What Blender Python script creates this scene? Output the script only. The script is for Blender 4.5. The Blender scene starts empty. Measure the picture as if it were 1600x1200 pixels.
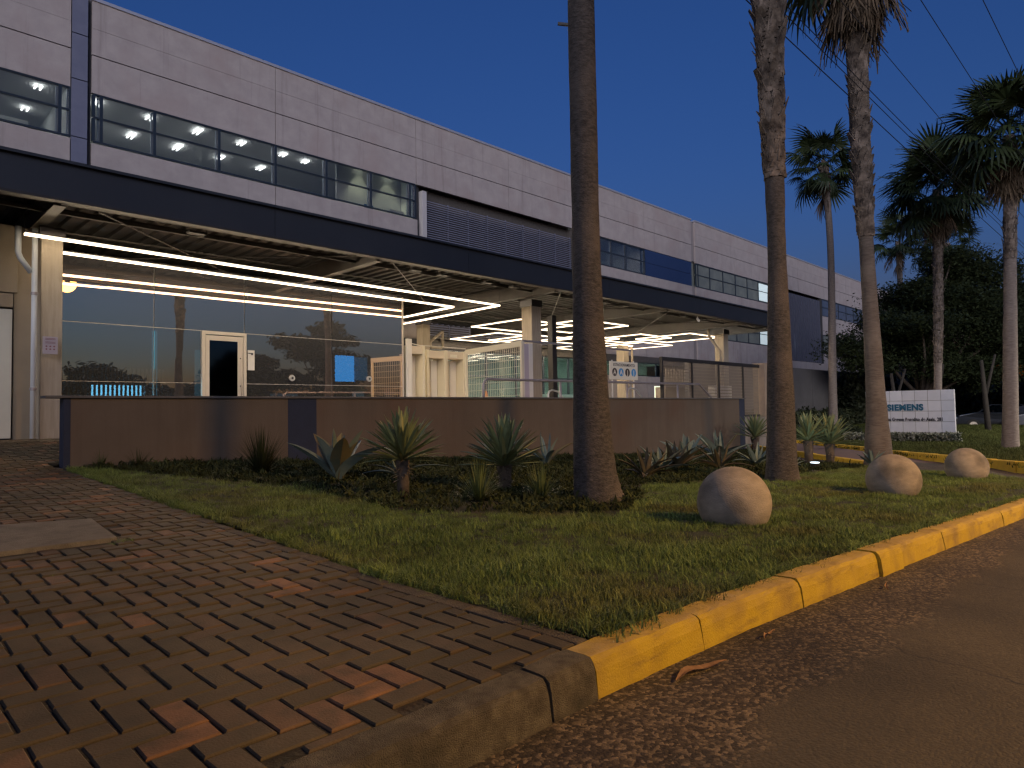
import bpy, bmesh, math, random
from mathutils import Vector, Matrix, Euler, Quaternion
random.seed(7)
sc = bpy.context.scene
COL = sc.collection
R = math.radians

# ------------------------------------------------------------------ camera
CAM = Vector((0, 0, 0.9))
yaw, pit, rol = R(44.75), R(2.28), R(-0.95)
fw = Vector((math.cos(yaw)*math.cos(pit), math.sin(yaw)*math.cos(pit), math.sin(pit)))
rt = Vector((math.sin(yaw), -math.cos(yaw), 0)); up = rt.cross(fw)
rt2 = rt*math.cos(rol) + up*math.sin(rol); up2 = up*math.cos(rol) - rt*math.sin(rol)
cd = bpy.data.cameras.new('camera'); cam = bpy.data.objects.new('camera', cd); COL.objects.link(cam)
m = Matrix((rt2, up2, -fw)).transposed().to_4x4(); m.translation = CAM
cam.matrix_world = m
cd.sensor_width = 36; cd.lens = 36*1050/1600; cd.clip_start = .05; cd.clip_end = 1500
sc.camera = cam

# ------------------------------------------------------------------ sky (blue hour, sun just under the horizon behind the camera)
W = bpy.data.worlds.new('World'); sc.world = W; W.use_nodes = True
wn = W.node_tree.nodes; wl = W.node_tree.links; wn.clear()
wo = wn.new('ShaderNodeOutputWorld'); wb = wn.new('ShaderNodeBackground')
sky = wn.new('ShaderNodeTexSky'); sky.sky_type = 'NISHITA'; sky.sun_disc = False
sky.sun_elevation = R(-0.4); sky.sun_rotation = R(228); sky.altitude = 0
sky.air_density = 1.0; sky.dust_density = 0.6; sky.ozone_density = 4.2
SKY_STRENGTH = 0.55
wl.new(sky.outputs[0], wb.inputs[0]); wb.inputs[1].default_value = SKY_STRENGTH
wl.new(wb.outputs[0], wo.inputs[0])

# broad weak glow of the western sky after sunset, low behind the camera
sd = bpy.data.lights.new('sun', 'SUN'); sd.energy = 2.7; sd.angle = R(50); sd.color = (1, .945, 1.0)
so = bpy.data.objects.new('sun', sd); COL.objects.link(so)
az, el = R(224), R(5)
so.rotation_euler = (-Vector((math.cos(az)*math.cos(el), math.sin(az)*math.cos(el), math.sin(el)))).to_track_quat('-Z', 'Y').to_euler()

sc.view_settings.view_transform = 'Standard'; sc.view_settings.look = 'None'
sc.view_settings.exposure = 0; sc.view_settings.gamma = 1; sc.view_settings.use_curve_mapping = False
sc.render.engine = 'CYCLES'
cy = sc.cycles
cy.use_denoising = True
try: cy.denoiser = 'OPENIMAGEDENOISE'
except Exception: pass
cy.pixel_filter_type = 'BLACKMAN_HARRIS'; cy.filter_width = 1.4; cy.sample_clamp_direct = 3.5
cy.max_bounces = 7; cy.diffuse_bounces = 3; cy.glossy_bounces = 3; cy.transparent_max_bounces = 16
cy.transmission_bounces = 4; cy.sample_clamp_indirect = 5; cy.caustics_reflective = False; cy.caustics_refractive = False
LED_W = 90.0          # radiance of the led tubes
LAMP_W = 10000.0        # street lamp

# ------------------------------------------------------------------ materials
def worldify(m_):
    N = m_.node_tree.nodes; L = m_.node_tree.links
    g_ = N.new('ShaderNodeNewGeometry')
    for n in list(N):
        if n.type == 'TEX_COORD':
            for l in list(n.outputs['Object'].links): L.new(g_.outputs['Position'], l.to_socket)
    return m_
def mat(name, c1, c2=None, scale=8, rough=.8, bump=0, bscale=None, metal=0, spec=.5, stretch=(1,1,1), detail=6, lo=.35, hi=.65, coords='Object', c3=None, s3=1.0, rnd=0):
    M = bpy.data.materials.new(name); M.use_nodes = True
    N = M.node_tree.nodes; L = M.node_tree.links; B = N['Principled BSDF']
    B.inputs['Roughness'].default_value = rough; B.inputs['Metallic'].default_value = metal
    B.inputs['Specular IOR Level'].default_value = spec
    if c2 is None and not bump and not rnd:
        B.inputs['Base Color'].default_value = (*c1, 1); return M
    tc = N.new('ShaderNodeTexCoord'); mp = N.new('ShaderNodeMapping'); mp.inputs['Scale'].default_value = stretch
    L.new(tc.outputs[coords], mp.inputs[0])
    col = None
    if c2 is not None:
        nz = N.new('ShaderNodeTexNoise'); nz.inputs['Scale'].default_value = scale; nz.inputs['Detail'].default_value = detail
        nz.inputs['Roughness'].default_value = .65
        L.new(mp.outputs[0], nz.inputs[0])
        mr = N.new('ShaderNodeMapRange'); mr.inputs[1].default_value = lo; mr.inputs[2].default_value = hi
        L.new(nz.outputs[0], mr.inputs[0])
        mx = N.new('ShaderNodeMix'); mx.data_type = 'RGBA'; mx.inputs[6].default_value = (*c1, 1); mx.inputs[7].default_value = (*c2, 1)
        L.new(mr.outputs[0], mx.inputs[0]); col = mx.outputs[2]
    if c3 is not None:
        nz = N.new('ShaderNodeTexNoise'); nz.inputs['Scale'].default_value = s3; nz.inputs['Detail'].default_value = 5
        L.new(tc.outputs[coords], nz.inputs[0])
        mr = N.new('ShaderNodeMapRange'); mr.inputs[1].default_value = .5; mr.inputs[2].default_value = .72
        L.new(nz.outputs[0], mr.inputs[0])
        mx = N.new('ShaderNodeMix'); mx.data_type = 'RGBA'; mx.inputs[7].default_value = (*c3, 1)
        if col: L.new(col, mx.inputs[6])
        else: mx.inputs[6].default_value = (*c1, 1)
        L.new(mr.outputs[0], mx.inputs[0]); col = mx.outputs[2]
    if rnd:
        oi = N.new('ShaderNodeObjectInfo'); mr = N.new('ShaderNodeMapRange'); mr.inputs[3].default_value = 1-rnd; mr.inputs[4].default_value = 1+rnd
        L.new(oi.outputs['Random'], mr.inputs[0])
        hs = N.new('ShaderNodeHueSaturation'); L.new(mr.outputs[0], hs.inputs['Value'])
        if col: L.new(col, hs.inputs['Color'])
        else: hs.inputs['Color'].default_value = (*c1, 1)
        col = hs.outputs[0]
    if col: L.new(col, B.inputs['Base Color'])
    else: B.inputs['Base Color'].default_value = (*c1, 1)
    if bump:
        nb = N.new('ShaderNodeTexNoise'); nb.inputs['Scale'].default_value = bscale or scale*4; nb.inputs['Detail'].default_value = 5
        L.new(mp.outputs[0], nb.inputs[0])
        bp = N.new('ShaderNodeBump'); bp.inputs['Strength'].default_value = bump; bp.inputs['Distance'].default_value = .02
        L.new(nb.outputs[0], bp.inputs['Height']); L.new(bp.outputs[0], B.inputs['Normal'])
    return M

def emit(name, c, s):
    M = bpy.data.materials.new(name); M.use_nodes = True; B = M.node_tree.nodes['Principled BSDF']
    B.inputs['Base Color'].default_value = (*[min(1, x) for x in c], 1)
    B.inputs['Emission Color'].default_value = (*c, 1); B.inputs['Emission Strength'].default_value = s
    return M

def glass(name, tint, refl, rough=.0, spec=(1,1,1), wave=0, gain=.55, dust=0):
    M = bpy.data.materials.new(name); M.use_nodes = True; N = M.node_tree.nodes; L = M.node_tree.links; N.clear()
    o = N.new('ShaderNodeOutputMaterial'); t = N.new('ShaderNodeBsdfTransparent'); g = N.new('ShaderNodeBsdfGlossy')
    t.inputs[0].default_value = (*tint, 1); g.inputs['Roughness'].default_value = rough; g.inputs['Color'].default_value = (*spec, 1)
    lw = N.new('ShaderNodeLayerWeight'); lw.inputs[0].default_value = .35
    mr = N.new('ShaderNodeMapRange'); mr.inputs[3].default_value = refl; mr.inputs[4].default_value = min(1, refl+gain)
    x = N.new('ShaderNodeMixShader')
    L.new(lw.outputs['Fresnel'], mr.inputs[0]); L.new(mr.outputs[0], x.inputs[0]); L.new(t.outputs[0], x.inputs[1]); L.new(g.outputs[0], x.inputs[2])
    if wave:
        tc = N.new('ShaderNodeTexCoord'); nz = N.new('ShaderNodeTexNoise'); nz.inputs['Scale'].default_value = .7; L.new(tc.outputs['Object'], nz.inputs[0])
        bp = N.new('ShaderNodeBump'); bp.inputs['Strength'].default_value = wave; bp.inputs['Distance'].default_value = .01
        L.new(nz.outputs[0], bp.inputs['Height']); L.new(bp.outputs[0], g.inputs['Normal'])
    if dust:
        df = N.new('ShaderNodeBsdfDiffuse'); df.inputs[0].default_value = (.55,.55,.6,1); x2 = N.new('ShaderNodeMixShader'); x2.inputs[0].default_value = dust
        L.new(x.outputs[0], x2.inputs[1]); L.new(df.outputs[0], x2.inputs[2]); x = x2
    L.new(x.outputs[0], o.inputs[0]); return M

M = {}
M['precast'] = mat('precast', (.43,.385,.37), (.36,.32,.31), scale=1.6, rough=.9, bump=.25, bscale=60, c3=(.36,.30,.285), s3=.5)
def streaky(m_, dark, amt, lo=.56, hi=.76, sc_x=1.3):
    N = m_.node_tree.nodes; L = m_.node_tree.links; B = N['Principled BSDF']
    old = B.inputs['Base Color'].links[0].from_socket
    ge = N.new('ShaderNodeNewGeometry'); mp = N.new('ShaderNodeMapping'); mp.inputs['Scale'].default_value = (sc_x,1,.06)
    L.new(ge.outputs['Position'], mp.inputs[0])
    nz = N.new('ShaderNodeTexNoise'); nz.inputs['Scale'].default_value = 2.2; nz.inputs['Detail'].default_value = 6; nz.inputs['Roughness'].default_value = .7; L.new(mp.outputs[0], nz.inputs[0])
    mr = N.new('ShaderNodeMapRange'); mr.inputs[1].default_value = lo; mr.inputs[2].default_value = hi; mr.inputs[4].default_value = amt
    L.new(nz.outputs[0], mr.inputs[0])
    mx = N.new('ShaderNodeMix'); mx.data_type = 'RGBA'; mx.inputs[7].default_value = (*dark,1)
    L.new(mr.outputs[0], mx.inputs[0]); L.new(old, mx.inputs[6]); L.new(mx.outputs[2], B.inputs['Base Color'])
streaky(M['precast'], (.2,.17,.165), .6)
M['dark_wall'] = mat('dark_wall', (.05,.05,.055))
M['recess'] = mat('recess', (.10,.09,.085), (.07,.065,.06), rough=.9)
M['metal_panel'] = mat('metal_panel', (.21,.22,.29), (.18,.19,.26), scale=2, rough=.45, metal=.3)
M['blue_panel'] = mat('blue_panel', (.025,.045,.12), (.03,.05,.13), scale=1, rough=.25)
M['frame_dark'] = mat('frame_dark', (.02,.03,.045), rough=.4)
M['frame_light'] = mat('frame_light', (.5,.55,.6), rough=.35, metal=.4)
M['louver'] = mat('louver', (.25,.26,.33), (.21,.22,.29), scale=3, rough=.5, metal=.2)
M['white_fin'] = mat('white_fin', (.5,.48,.48), rough=.7)
M['coping'] = mat('coping', (.55,.55,.6), rough=.4, metal=.5)
M['fascia'] = mat('fascia', (.030,.034,.044), (.024,.028,.038), scale=.8, rough=.55)
M['steel_brown'] = mat('steel_brown', (.042,.036,.031), (.028,.024,.022), scale=3, rough=.6)
M['deck'] = mat('deck', (.022,.020,.018), (.015,.0135,.0125), scale=2, rough=.7)
M['duct'] = mat('duct', (.07,.065,.06), rough=.6, metal=.2)
M['column'] = mat('column', (.42,.36,.28), (.33,.28,.21), scale=3, rough=.85, bump=.3, bscale=40, stretch=(6,6,.5))
M['beige_wall'] = mat('beige_wall', (.30,.25,.185), (.26,.215,.16), scale=1.2, rough=.9, bump=.2, bscale=80)
M['door_white'] = mat('door_white', (.62,.63,.57), (.55,.56,.50), scale=.8, rough=.6)
M['pipe_white'] = mat('pipe_white', (.62,.66,.68), rough=.4)
M['aluminium'] = mat('aluminium', (.62,.56,.48), rough=.4, metal=.25)
M['dark_seal'] = mat('dark_seal', (.01,.01,.012), rough=.5)
M['kiosk_glass'] = glass('kiosk_glass', (.15,.18,.21), .60, 0, (1,.75,.60), wave=.04, gain=.3, dust=.035)
M['door_glass'] = glass('door_glass', (.05,.055,.06), .07, .05, (.7,.75,.9))
M['upper_glass'] = glass('upper_glass', (.74,.74,.73), .04, 0, (.9,.9,1), gain=.22)
M['dark_glass'] = glass('dark_glass', (.72,.78,.76), .08, 0, (.9,.9,1), gain=.25)
M['blind_glass'] = mat('blind_glass', (.24,.26,.22), (.14,.155,.145), scale=.9, rough=.35)
M['sky_glass'] = mat('sky_glass', (.10,.12,.18), (.08,.10,.15), scale=.6, rough=.2)
M['parapet'] = mat('parapet', (.128,.100,.075), (.108,.085,.064), scale=1.0, rough=.95, bump=.3, bscale=70, c3=(.115,.076,.052), s3=.6)
streaky(M['parapet'], (.070,.052,.038), .7, .48, .8, 1.0)
M['navy'] = mat('navy', (.017,.026,.056), (.014,.021,.045), scale=3, rough=.8, bump=.2, bscale=70)
M['cap'] = mat('cap', (.12,.115,.11), (.08,.078,.076), scale=6, rough=.7)
M['platform'] = mat('platform', (.22,.19,.17), (.17,.15,.13), scale=3, rough=.9)
M['galvanised'] = mat('galvanised', (.36,.33,.34), (.28,.26,.27), scale=9, rough=.45, metal=.5)
M['cream_steel'] = mat('cream_steel', (.72,.66,.50), rough=.5)
M['cream_panel'] = mat('cream_panel', (.66,.57,.44), (.62,.54,.42), scale=2, rough=.5)
M['white_steel'] = mat('white_steel', (.75,.72,.66), rough=.45)
M['black_steel'] = mat('black_steel', (.018,.016,.018), rough=.5)
M['mesh_brown'] = mat('mesh_brown', (.20,.165,.13), rough=.6)
M['pillar'] = mat('pillar', (.34,.26,.18), (.29,.22,.16), scale=2, rough=.9, bump=.2, bscale=60)
M['concrete'] = mat('concrete', (.19,.17,.125), (.12,.105,.078), scale=7, rough=.95, bump=.5, bscale=120)
M['kerb_grey'] = mat('kerb_grey', (.17,.145,.095), (.07,.058,.037), scale=14, rough=.97, bump=.9, bscale=240, detail=10, c3=(.045,.04,.025), s3=3)
M['kerb_yellow'] = mat('kerb_yellow', (.46,.32,.008), (.40,.27,.009), scale=6, rough=.75, bump=.3, bscale=130, detail=9, c3=(.26,.17,.025), s3=3.6)
M['bound_wall'] = mat('bound_wall', (.13,.125,.125), (.10,.095,.095), scale=.8, rough=.95, bump=.2, bscale=40)
M['soil'] = mat('soil', (.040,.030,.018), (.020,.020,.011), scale=6, rough=1, bump=.6, bscale=50)
M['lawn_soil'] = mat('lawn_soil', (.022,.026,.008), (.014,.016,.006), scale=9, rough=1, bump=.6, bscale=60, c3=(.05,.036,.022), s3=1.2)
M['grass'] = mat('grass', (.155,.215,.058), (.105,.155,.040), scale=1.6, rough=.6, rnd=.5, spec=.2, c3=(.15,.14,.045), s3=.8); worldify(M['grass'])
M['far_grass'] = mat('far_grass', (.055,.075,.02), (.075,.075,.025), scale=2, rough=.8, rnd=.4, spec=.1)
M['leaf_low'] = mat('leaf_low', (.030,.042,.02), (.05,.055,.018), scale=3, rough=.85, rnd=.45, spec=.08)
M['hedge'] = mat('hedge', (.028,.04,.02), (.045,.05,.022), scale=3, rough=.6, rnd=.4, spec=.3)
M['varieg'] = mat('varieg', (.05,.06,.035), (.3,.3,.24), scale=9, rough=.6, rnd=.3, spec=.3, lo=.45, hi=.6)
M['yucca'] = mat('yucca', (.20,.24,.12), (.14,.18,.09), scale=3, rough=.45, rnd=.25, spec=.35)
M['yucca_edge'] = mat('yucca_edge', (.30,.30,.13), rough=.5, rnd=.2)
M['agave'] = mat('agave', (.17,.215,.185), (.12,.17,.155), scale=5, rough=.55, rnd=.25, spec=.3)
M['agave_y'] = mat('agave_y', (.17,.13,.055), (.11,.12,.07), scale=5, rough=.6, rnd=.2)
M['agave_red'] = mat('agave_red', (.10,.085,.04), (.07,.055,.035), scale=5, rough=.55, rnd=.3)
M['tuft'] = mat('tuft', (.13,.16,.05), (.09,.125,.045), scale=3, rough=.5, rnd=.2, spec=.3)
M['bark3'] = mat('bark3', (.16,.135,.115), (.09,.073,.06), scale=3.5, rough=.95, bump=1.0, bscale=9, stretch=(2,2,14), detail=10, c3=(.21,.18,.15), s3=1.3)
M['bark'] = mat('bark', (.098,.086,.078), (.030,.026,.024), scale=4.5, rough=.95, bump=1.0, bscale=12, stretch=(3.5,3.5,9), detail=10, c3=(.12,.10,.085), s3=1.3)
M['bark_far'] = mat('bark_far', (.24,.20,.17), (.13,.105,.09), scale=5, rough=.95, bump=.8, bscale=9, stretch=(1.5,1.5,8), detail=10)
M['boots'] = mat('boots', (.16,.128,.10), (.035,.026,.02), scale=6, rough=.95, bump=.6, bscale=30, c3=(.26,.21,.17), s3=4)
M['frond'] = mat('frond', (.024,.04,.016), (.036,.05,.018), scale=2, rough=.5, rnd=.35, spec=.3)
M['frond_dead'] = mat('frond_dead', (.12,.085,.05), (.075,.055,.035), scale=3, rough=.9, rnd=.3)
M['tree_leaf'] = mat('tree_leaf', (.020,.030,.013), (.034,.045,.018), scale=1.2, rough=.6, spec=.2)
M['wood'] = mat('wood', (.09,.07,.055), (.05,.04,.03), scale=5, rough=.95, bump=.6, bscale=20)
M['sphere'] = mat('sphere', (.33,.285,.225), (.22,.19,.15), scale=5, rough=.95, bump=.35, bscale=70, stretch=(1,1,2.5), c3=(.12,.105,.085), s3=3.0, detail=10)
M['tile'] = mat('tile', (.62,.62,.64), (.57,.57,.59), scale=3, rough=.45, rnd=.06)
M['petrol'] = mat('petrol', (.01,.10,.17), rough=.5)
M['ink'] = mat('ink', (.025,.025,.03), rough=.5)
M['sign_white'] = mat('sign_white', (.80,.76,.62), rough=.5)
M['sign_blue'] = mat('sign_blue', (.05,.30,.62), rough=.5)
M['sign_brown'] = mat('sign_brown', (.05,.035,.03), rough=.5)
M['paper'] = mat('paper', (.75,.72,.66), rough=.8)
M['plaque'] = mat('plaque', (.48,.43,.47), rough=.6)
M['plaque_ink'] = mat('plaque_ink', (.27,.12,.13), rough=.7)
M['cable'] = mat('cable', (.012,.012,.014), rough=.7)
M['ceiling_white'] = mat('ceiling_white', (.62,.62,.60), (.56,.56,.54), scale=.6, rough=.9)
M['room_white'] = mat('room_white', (.62,.64,.62), rough=.9)
M['room_floor'] = mat('room_floor', (.62,.62,.60), rough=.8)
M['room_blue'] = mat('room_blue', (.08,.16,.34), rough=.6)
M['interior_green'] = mat('interior_green', (.46,.56,.50), (.36,.46,.41), scale=.5, rough=.8)
M['car_paint'] = mat('car_paint', (.04,.045,.055), rough=.25, metal=.6)
M['car_white'] = mat('car_white', (.08,.085,.10), rough=.25)
M['rubber'] = mat('rubber', (.015,.015,.015), rough=.9)
M['car_glass'] = glass('car_glass', (.2,.25,.28), .35)
M['dry_leaf'] = mat('dry_leaf', (.30,.17,.08), (.20,.11,.05), scale=20, rough=.9)
M['turnstile'] = mat('turnstile', (.55,.56,.55), rough=.35, metal=.6)
M['orange'] = mat('orange', (.6,.2,.04), rough=.6)
M['led'] = emit('led', (1,.80,.56), LED_W)
M['office_light'] = emit('office_light', (.92,.97,1), 22)
M['down_light'] = emit('down_light', (.95,1,.8), 9)
M['lobby_light'] = emit('lobby_light', (.86,1,.92), 40)
M['screen_cyan'] = emit('screen_cyan', (.05,.42,.95), 5.5)
M['cyan_lamp'] = emit('cyan_lamp', (.25,.75,1), 13)
M['garden_lamp'] = emit('garden_lamp', (.75,.9,1), 14)
M['warm_window'] = emit('warm_window', (1,.92,.7), 1.6)
M['lens_glow'] = emit('lens_glow', (1,.62,.22), 30)
M['monitor_light'] = emit('monitor_light', (.5,.8,1), .8)

def worn_top(m_, c):
    N = m_.node_tree.nodes; L = m_.node_tree.links; B = N['Principled BSDF']; old = B.inputs['Base Color'].links[0].from_socket
    ge = N.new('ShaderNodeNewGeometry'); sp = N.new('ShaderNodeSeparateXYZ'); L.new(ge.outputs['True Normal'], sp.inputs[0])
    nz = N.new('ShaderNodeTexNoise'); nz.inputs['Scale'].default_value = 14; nz.inputs['Detail'].default_value = 7; L.new(ge.outputs['Position'], nz.inputs[0])
    mr = N.new('ShaderNodeMapRange'); mr.inputs[1].default_value = .75; mr.inputs[2].default_value = .98; L.new(sp.outputs[2], mr.inputs[0])
    m2 = N.new('ShaderNodeMapRange'); m2.inputs[1].default_value = .3; m2.inputs[2].default_value = .62; m2.inputs[3].default_value = .35; m2.inputs[4].default_value = .85; L.new(nz.outputs[0], m2.inputs[0])
    mu = N.new('ShaderNodeMath'); mu.operation = 'MULTIPLY'; L.new(mr.outputs[0], mu.inputs[0]); L.new(m2.outputs[0], mu.inputs[1])
    mx = N.new('ShaderNodeMix'); mx.data_type = 'RGBA'; mx.inputs[7].default_value = (*c,1); L.new(mu.outputs[0], mx.inputs[0]); L.new(old, mx.inputs[6])
    # scuffs: long dark tyre rubs and fine specks
    mp = N.new('ShaderNodeMapping'); mp.inputs['Scale'].default_value = (1.1,1,7); mp.inputs['Rotation'].default_value = (0,.12,0); L.new(ge.outputs['Position'], mp.inputs[0])
    n3 = N.new('ShaderNodeTexNoise'); n3.inputs['Scale'].default_value = 2.6; n3.inputs['Detail'].default_value = 9; n3.inputs['Roughness'].default_value = .7; L.new(mp.outputs[0], n3.inputs[0])
    m3 = N.new('ShaderNodeMapRange'); m3.inputs[1].default_value = .53; m3.inputs[2].default_value = .70; m3.inputs[4].default_value = .75; L.new(n3.outputs[0], m3.inputs[0])
    m4 = N.new('ShaderNodeMix'); m4.data_type = 'RGBA'; m4.inputs[7].default_value = (.17,.105,.02,1); L.new(m3.outputs[0], m4.inputs[0]); L.new(mx.outputs[2], m4.inputs[6])
    L.new(m4.outputs[2], B.inputs['Base Color'])
worn_top(M['kerb_yellow'], (.42,.29,.09))

def brickmat():
    M_ = bpy.data.materials.new('clay_paver'); M_.use_nodes = True; N = M_.node_tree.nodes; L = M_.node_tree.links; B = N['Principled BSDF']
    at = N.new('ShaderNodeAttribute'); at.attribute_name = 'tone'
    cr = N.new('ShaderNodeValToRGB'); e = cr.color_ramp.elements
    e[0].position = 0; e[0].color = (.070,.056,.031,1); e[1].position = 1; e[1].color = (.25,.135,.068,1)
    for p, c in ((.35,(.085,.064,.036,1)), (.6,(.100,.068,.039,1)), (.8,(.13,.078,.043,1)), (.9,(.185,.10,.052,1))):
        q = e.new(p); q.color = c
    L.new(at.outputs['Fac'], cr.inputs[0])
    tc = N.new('ShaderNodeTexCoord'); geo = N.new('ShaderNodeNewGeometry')
    nz = N.new('ShaderNodeTexNoise'); nz.inputs['Scale'].default_value = 9; nz.inputs['Detail'].default_value = 6; L.new(geo.outputs['Position'], nz.inputs[0])
    mr = N.new('ShaderNodeMapRange'); mr.inputs[1].default_value = .42; mr.inputs[2].default_value = .68; mr.inputs[4].default_value = .75
    L.new(nz.outputs[0], mr.inputs[0])
    mx = N.new('ShaderNodeMix'); mx.data_type = 'RGBA'; mx.inputs[7].default_value = (.060,.050,.030,1)
    L.new(mr.outputs[0], mx.inputs[0]); L.new(cr.outputs[0], mx.inputs[6]); n8 = N.new('ShaderNodeTexNoise'); n8.inputs['Scale'].default_value = 1.3; n8.inputs['Detail'].default_value = 5; L.new(geo.outputs['Position'], n8.inputs[0])
    m8 = N.new('ShaderNodeMapRange'); m8.inputs[1].default_value = .35; m8.inputs[2].default_value = .65; m8.inputs[3].default_value = .68; m8.inputs[4].default_value = 1.25; L.new(n8.outputs[0], m8.inputs[0])
    h8 = N.new('ShaderNodeHueSaturation'); L.new(m8.outputs[0], h8.inputs['Value']); L.new(mx.outputs[2], h8.inputs['Color']); L.new(h8.outputs[0], B.inputs['Base Color'])
    n2 = N.new('ShaderNodeTexNoise'); n2.inputs['Scale'].default_value = 130; n2.inputs['Detail'].default_value = 6; L.new(geo.outputs['Position'], n2.inputs[0])
    bp = N.new('ShaderNodeBump'); bp.inputs['Strength'].default_value = .5; bp.inputs['Distance'].default_value = .006
    L.new(n2.outputs[0], bp.inputs['Height']); L.new(bp.outputs[0], B.inputs['Normal'])
    B.inputs['Roughness'].default_value = .85; B.inputs['Specular IOR Level'].default_value = .3
    return M_
M['brick'] = brickmat()

def asphaltmat():
    M_ = bpy.data.materials.new('asphalt'); M_.use_nodes = True; N = M_.node_tree.nodes; L = M_.node_tree.links; B = N['Principled BSDF']
    tc = N.new('ShaderNodeTexCoord'); O = tc.outputs['Object']
    vo = N.new('ShaderNodeTexVoronoi'); vo.inputs['Scale'].default_value = 75; L.new(O, vo.inputs[0])
    cr = N.new('ShaderNodeValToRGB'); e = cr.color_ramp.elements
    e[0].color = (.026,.020,.012,1); e[1].color = (.17,.13,.08,1); e[0].position = .25
    q = e.new(.6); q.color = (.058,.045,.027,1)
    sp = N.new('ShaderNodeSeparateColor'); L.new(vo.outputs['Color'], sp.inputs[0]); L.new(sp.outputs[0], cr.inputs[0])
    n1 = N.new('ShaderNodeTexNoise'); n1.inputs['Scale'].default_value = 1.1; n1.inputs['Detail'].default_value = 7; L.new(O, n1.inputs[0])
    mr = N.new('ShaderNodeMapRange'); mr.inputs[1].default_value = .35; mr.inputs[2].default_value = .7; mr.inputs[3].default_value = .65; mr.inputs[4].default_value = 1.5
    L.new(n1.outputs[0], mr.inputs[0])
    hs = N.new('ShaderNodeHueSaturation'); L.new(cr.outputs[0], hs.inputs['Color']); L.new(mr.outputs[0], hs.inputs['Value'])
    # cracks
    mp = N.new('ShaderNodeMapping'); mp.inputs['Rotation'].default_value = (0,0,.2); L.new(O, mp.inputs[0])
    nd = N.new('ShaderNodeTexNoise'); nd.inputs['Scale'].default_value = 2.5; nd.inputs['Detail'].default_value = 6; L.new(mp.outputs[0], nd.inputs[0])
    ad = N.new('ShaderNodeMixRGB'); ad.blend_type = 'ADD'; ad.inputs[0].default_value = .45; L.new(mp.outputs[0], ad.inputs[1]); L.new(nd.outputs['Color'], ad.inputs[2])
    vc = N.new('ShaderNodeTexVoronoi'); vc.feature = 'DISTANCE_TO_EDGE'; vc.inputs['Scale'].default_value = .55; L.new(ad.outputs[0], vc.inputs[0])
    cm = N.new('ShaderNodeMapRange'); cm.inputs[1].default_value = 0; cm.inputs[2].default_value = .006; L.new(vc.outputs['Distance'], cm.inputs[0])
    cx = N.new('ShaderNodeMix'); cx.data_type = 'RGBA'; cx.inputs[6].default_value = (.014,.011,.009,1)
    ge = N.new('ShaderNodeNewGeometry'); sx_ = N.new('ShaderNodeSeparateXYZ'); L.new(ge.outputs['Position'], sx_.inputs[0])
    ny = N.new('ShaderNodeMath'); ny.operation = 'MULTIPLY_ADD'; ny.inputs[1].default_value = .5; L.new(nd.outputs[0], ny.inputs[0]); L.new(sx_.outputs[1], ny.inputs[2])
    zr_ = N.new('ShaderNodeMapRange'); zr_.inputs[1].default_value = 1.28; zr_.inputs[2].default_value = 1.20; L.new(ny.outputs[0], zr_.inputs[0])
    n5 = N.new('ShaderNodeTexNoise'); n5.inputs['Scale'].default_value = 34; n5.inputs['Detail'].default_value = 8; n5.inputs['Roughness'].default_value = .75; L.new(O, n5.inputs[0])
    c5 = N.new('ShaderNodeValToRGB'); c5.color_ramp.elements[0].position = .3; c5.color_ramp.elements[0].color = (.033,.027,.016,1); c5.color_ramp.elements[1].position = .75; c5.color_ramp.elements[1].color = (.076,.061,.036,1); L.new(n5.outputs[0], c5.inputs[0])
    h5 = N.new('ShaderNodeHueSaturation'); L.new(c5.outputs[0], h5.inputs['Color']); L.new(mr.outputs[0], h5.inputs['Value'])
    zx = N.new('ShaderNodeMix'); zx.data_type = 'RGBA'; L.new(zr_.outputs[0], zx.inputs[0]); L.new(hs.outputs[0], zx.inputs[6]); L.new(h5.outputs[0], zx.inputs[7])
    L.new(cm.outputs[0], cx.inputs[0]); L.new(zx.outputs[2], cx.inputs[7]); L.new(cx.outputs[2], B.inputs['Base Color'])
    n2 = N.new('ShaderNodeTexNoise'); n2.inputs['Scale'].default_value = 210; n2.inputs['Detail'].default_value = 8; L.new(O, n2.inputs[0])
    mm = N.new('ShaderNodeMath'); mm.operation = 'MULTIPLY_ADD'; mm.inputs[1].default_value = -.9
    L.new(vo.outputs['Distance'], mm.inputs[0]); L.new(n2.outputs[0], mm.inputs[2])
    bp = N.new('ShaderNodeBump'); bp.inputs['Strength'].default_value = .6; bp.inputs['Distance'].default_value = .006
    L.new(mm.outputs[0], bp.inputs['Height']); L.new(bp.outputs[0], B.inputs['Normal'])
    B.inputs['Roughness'].default_value = .75
    return M_
M['asphalt'] = asphaltmat()

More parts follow.
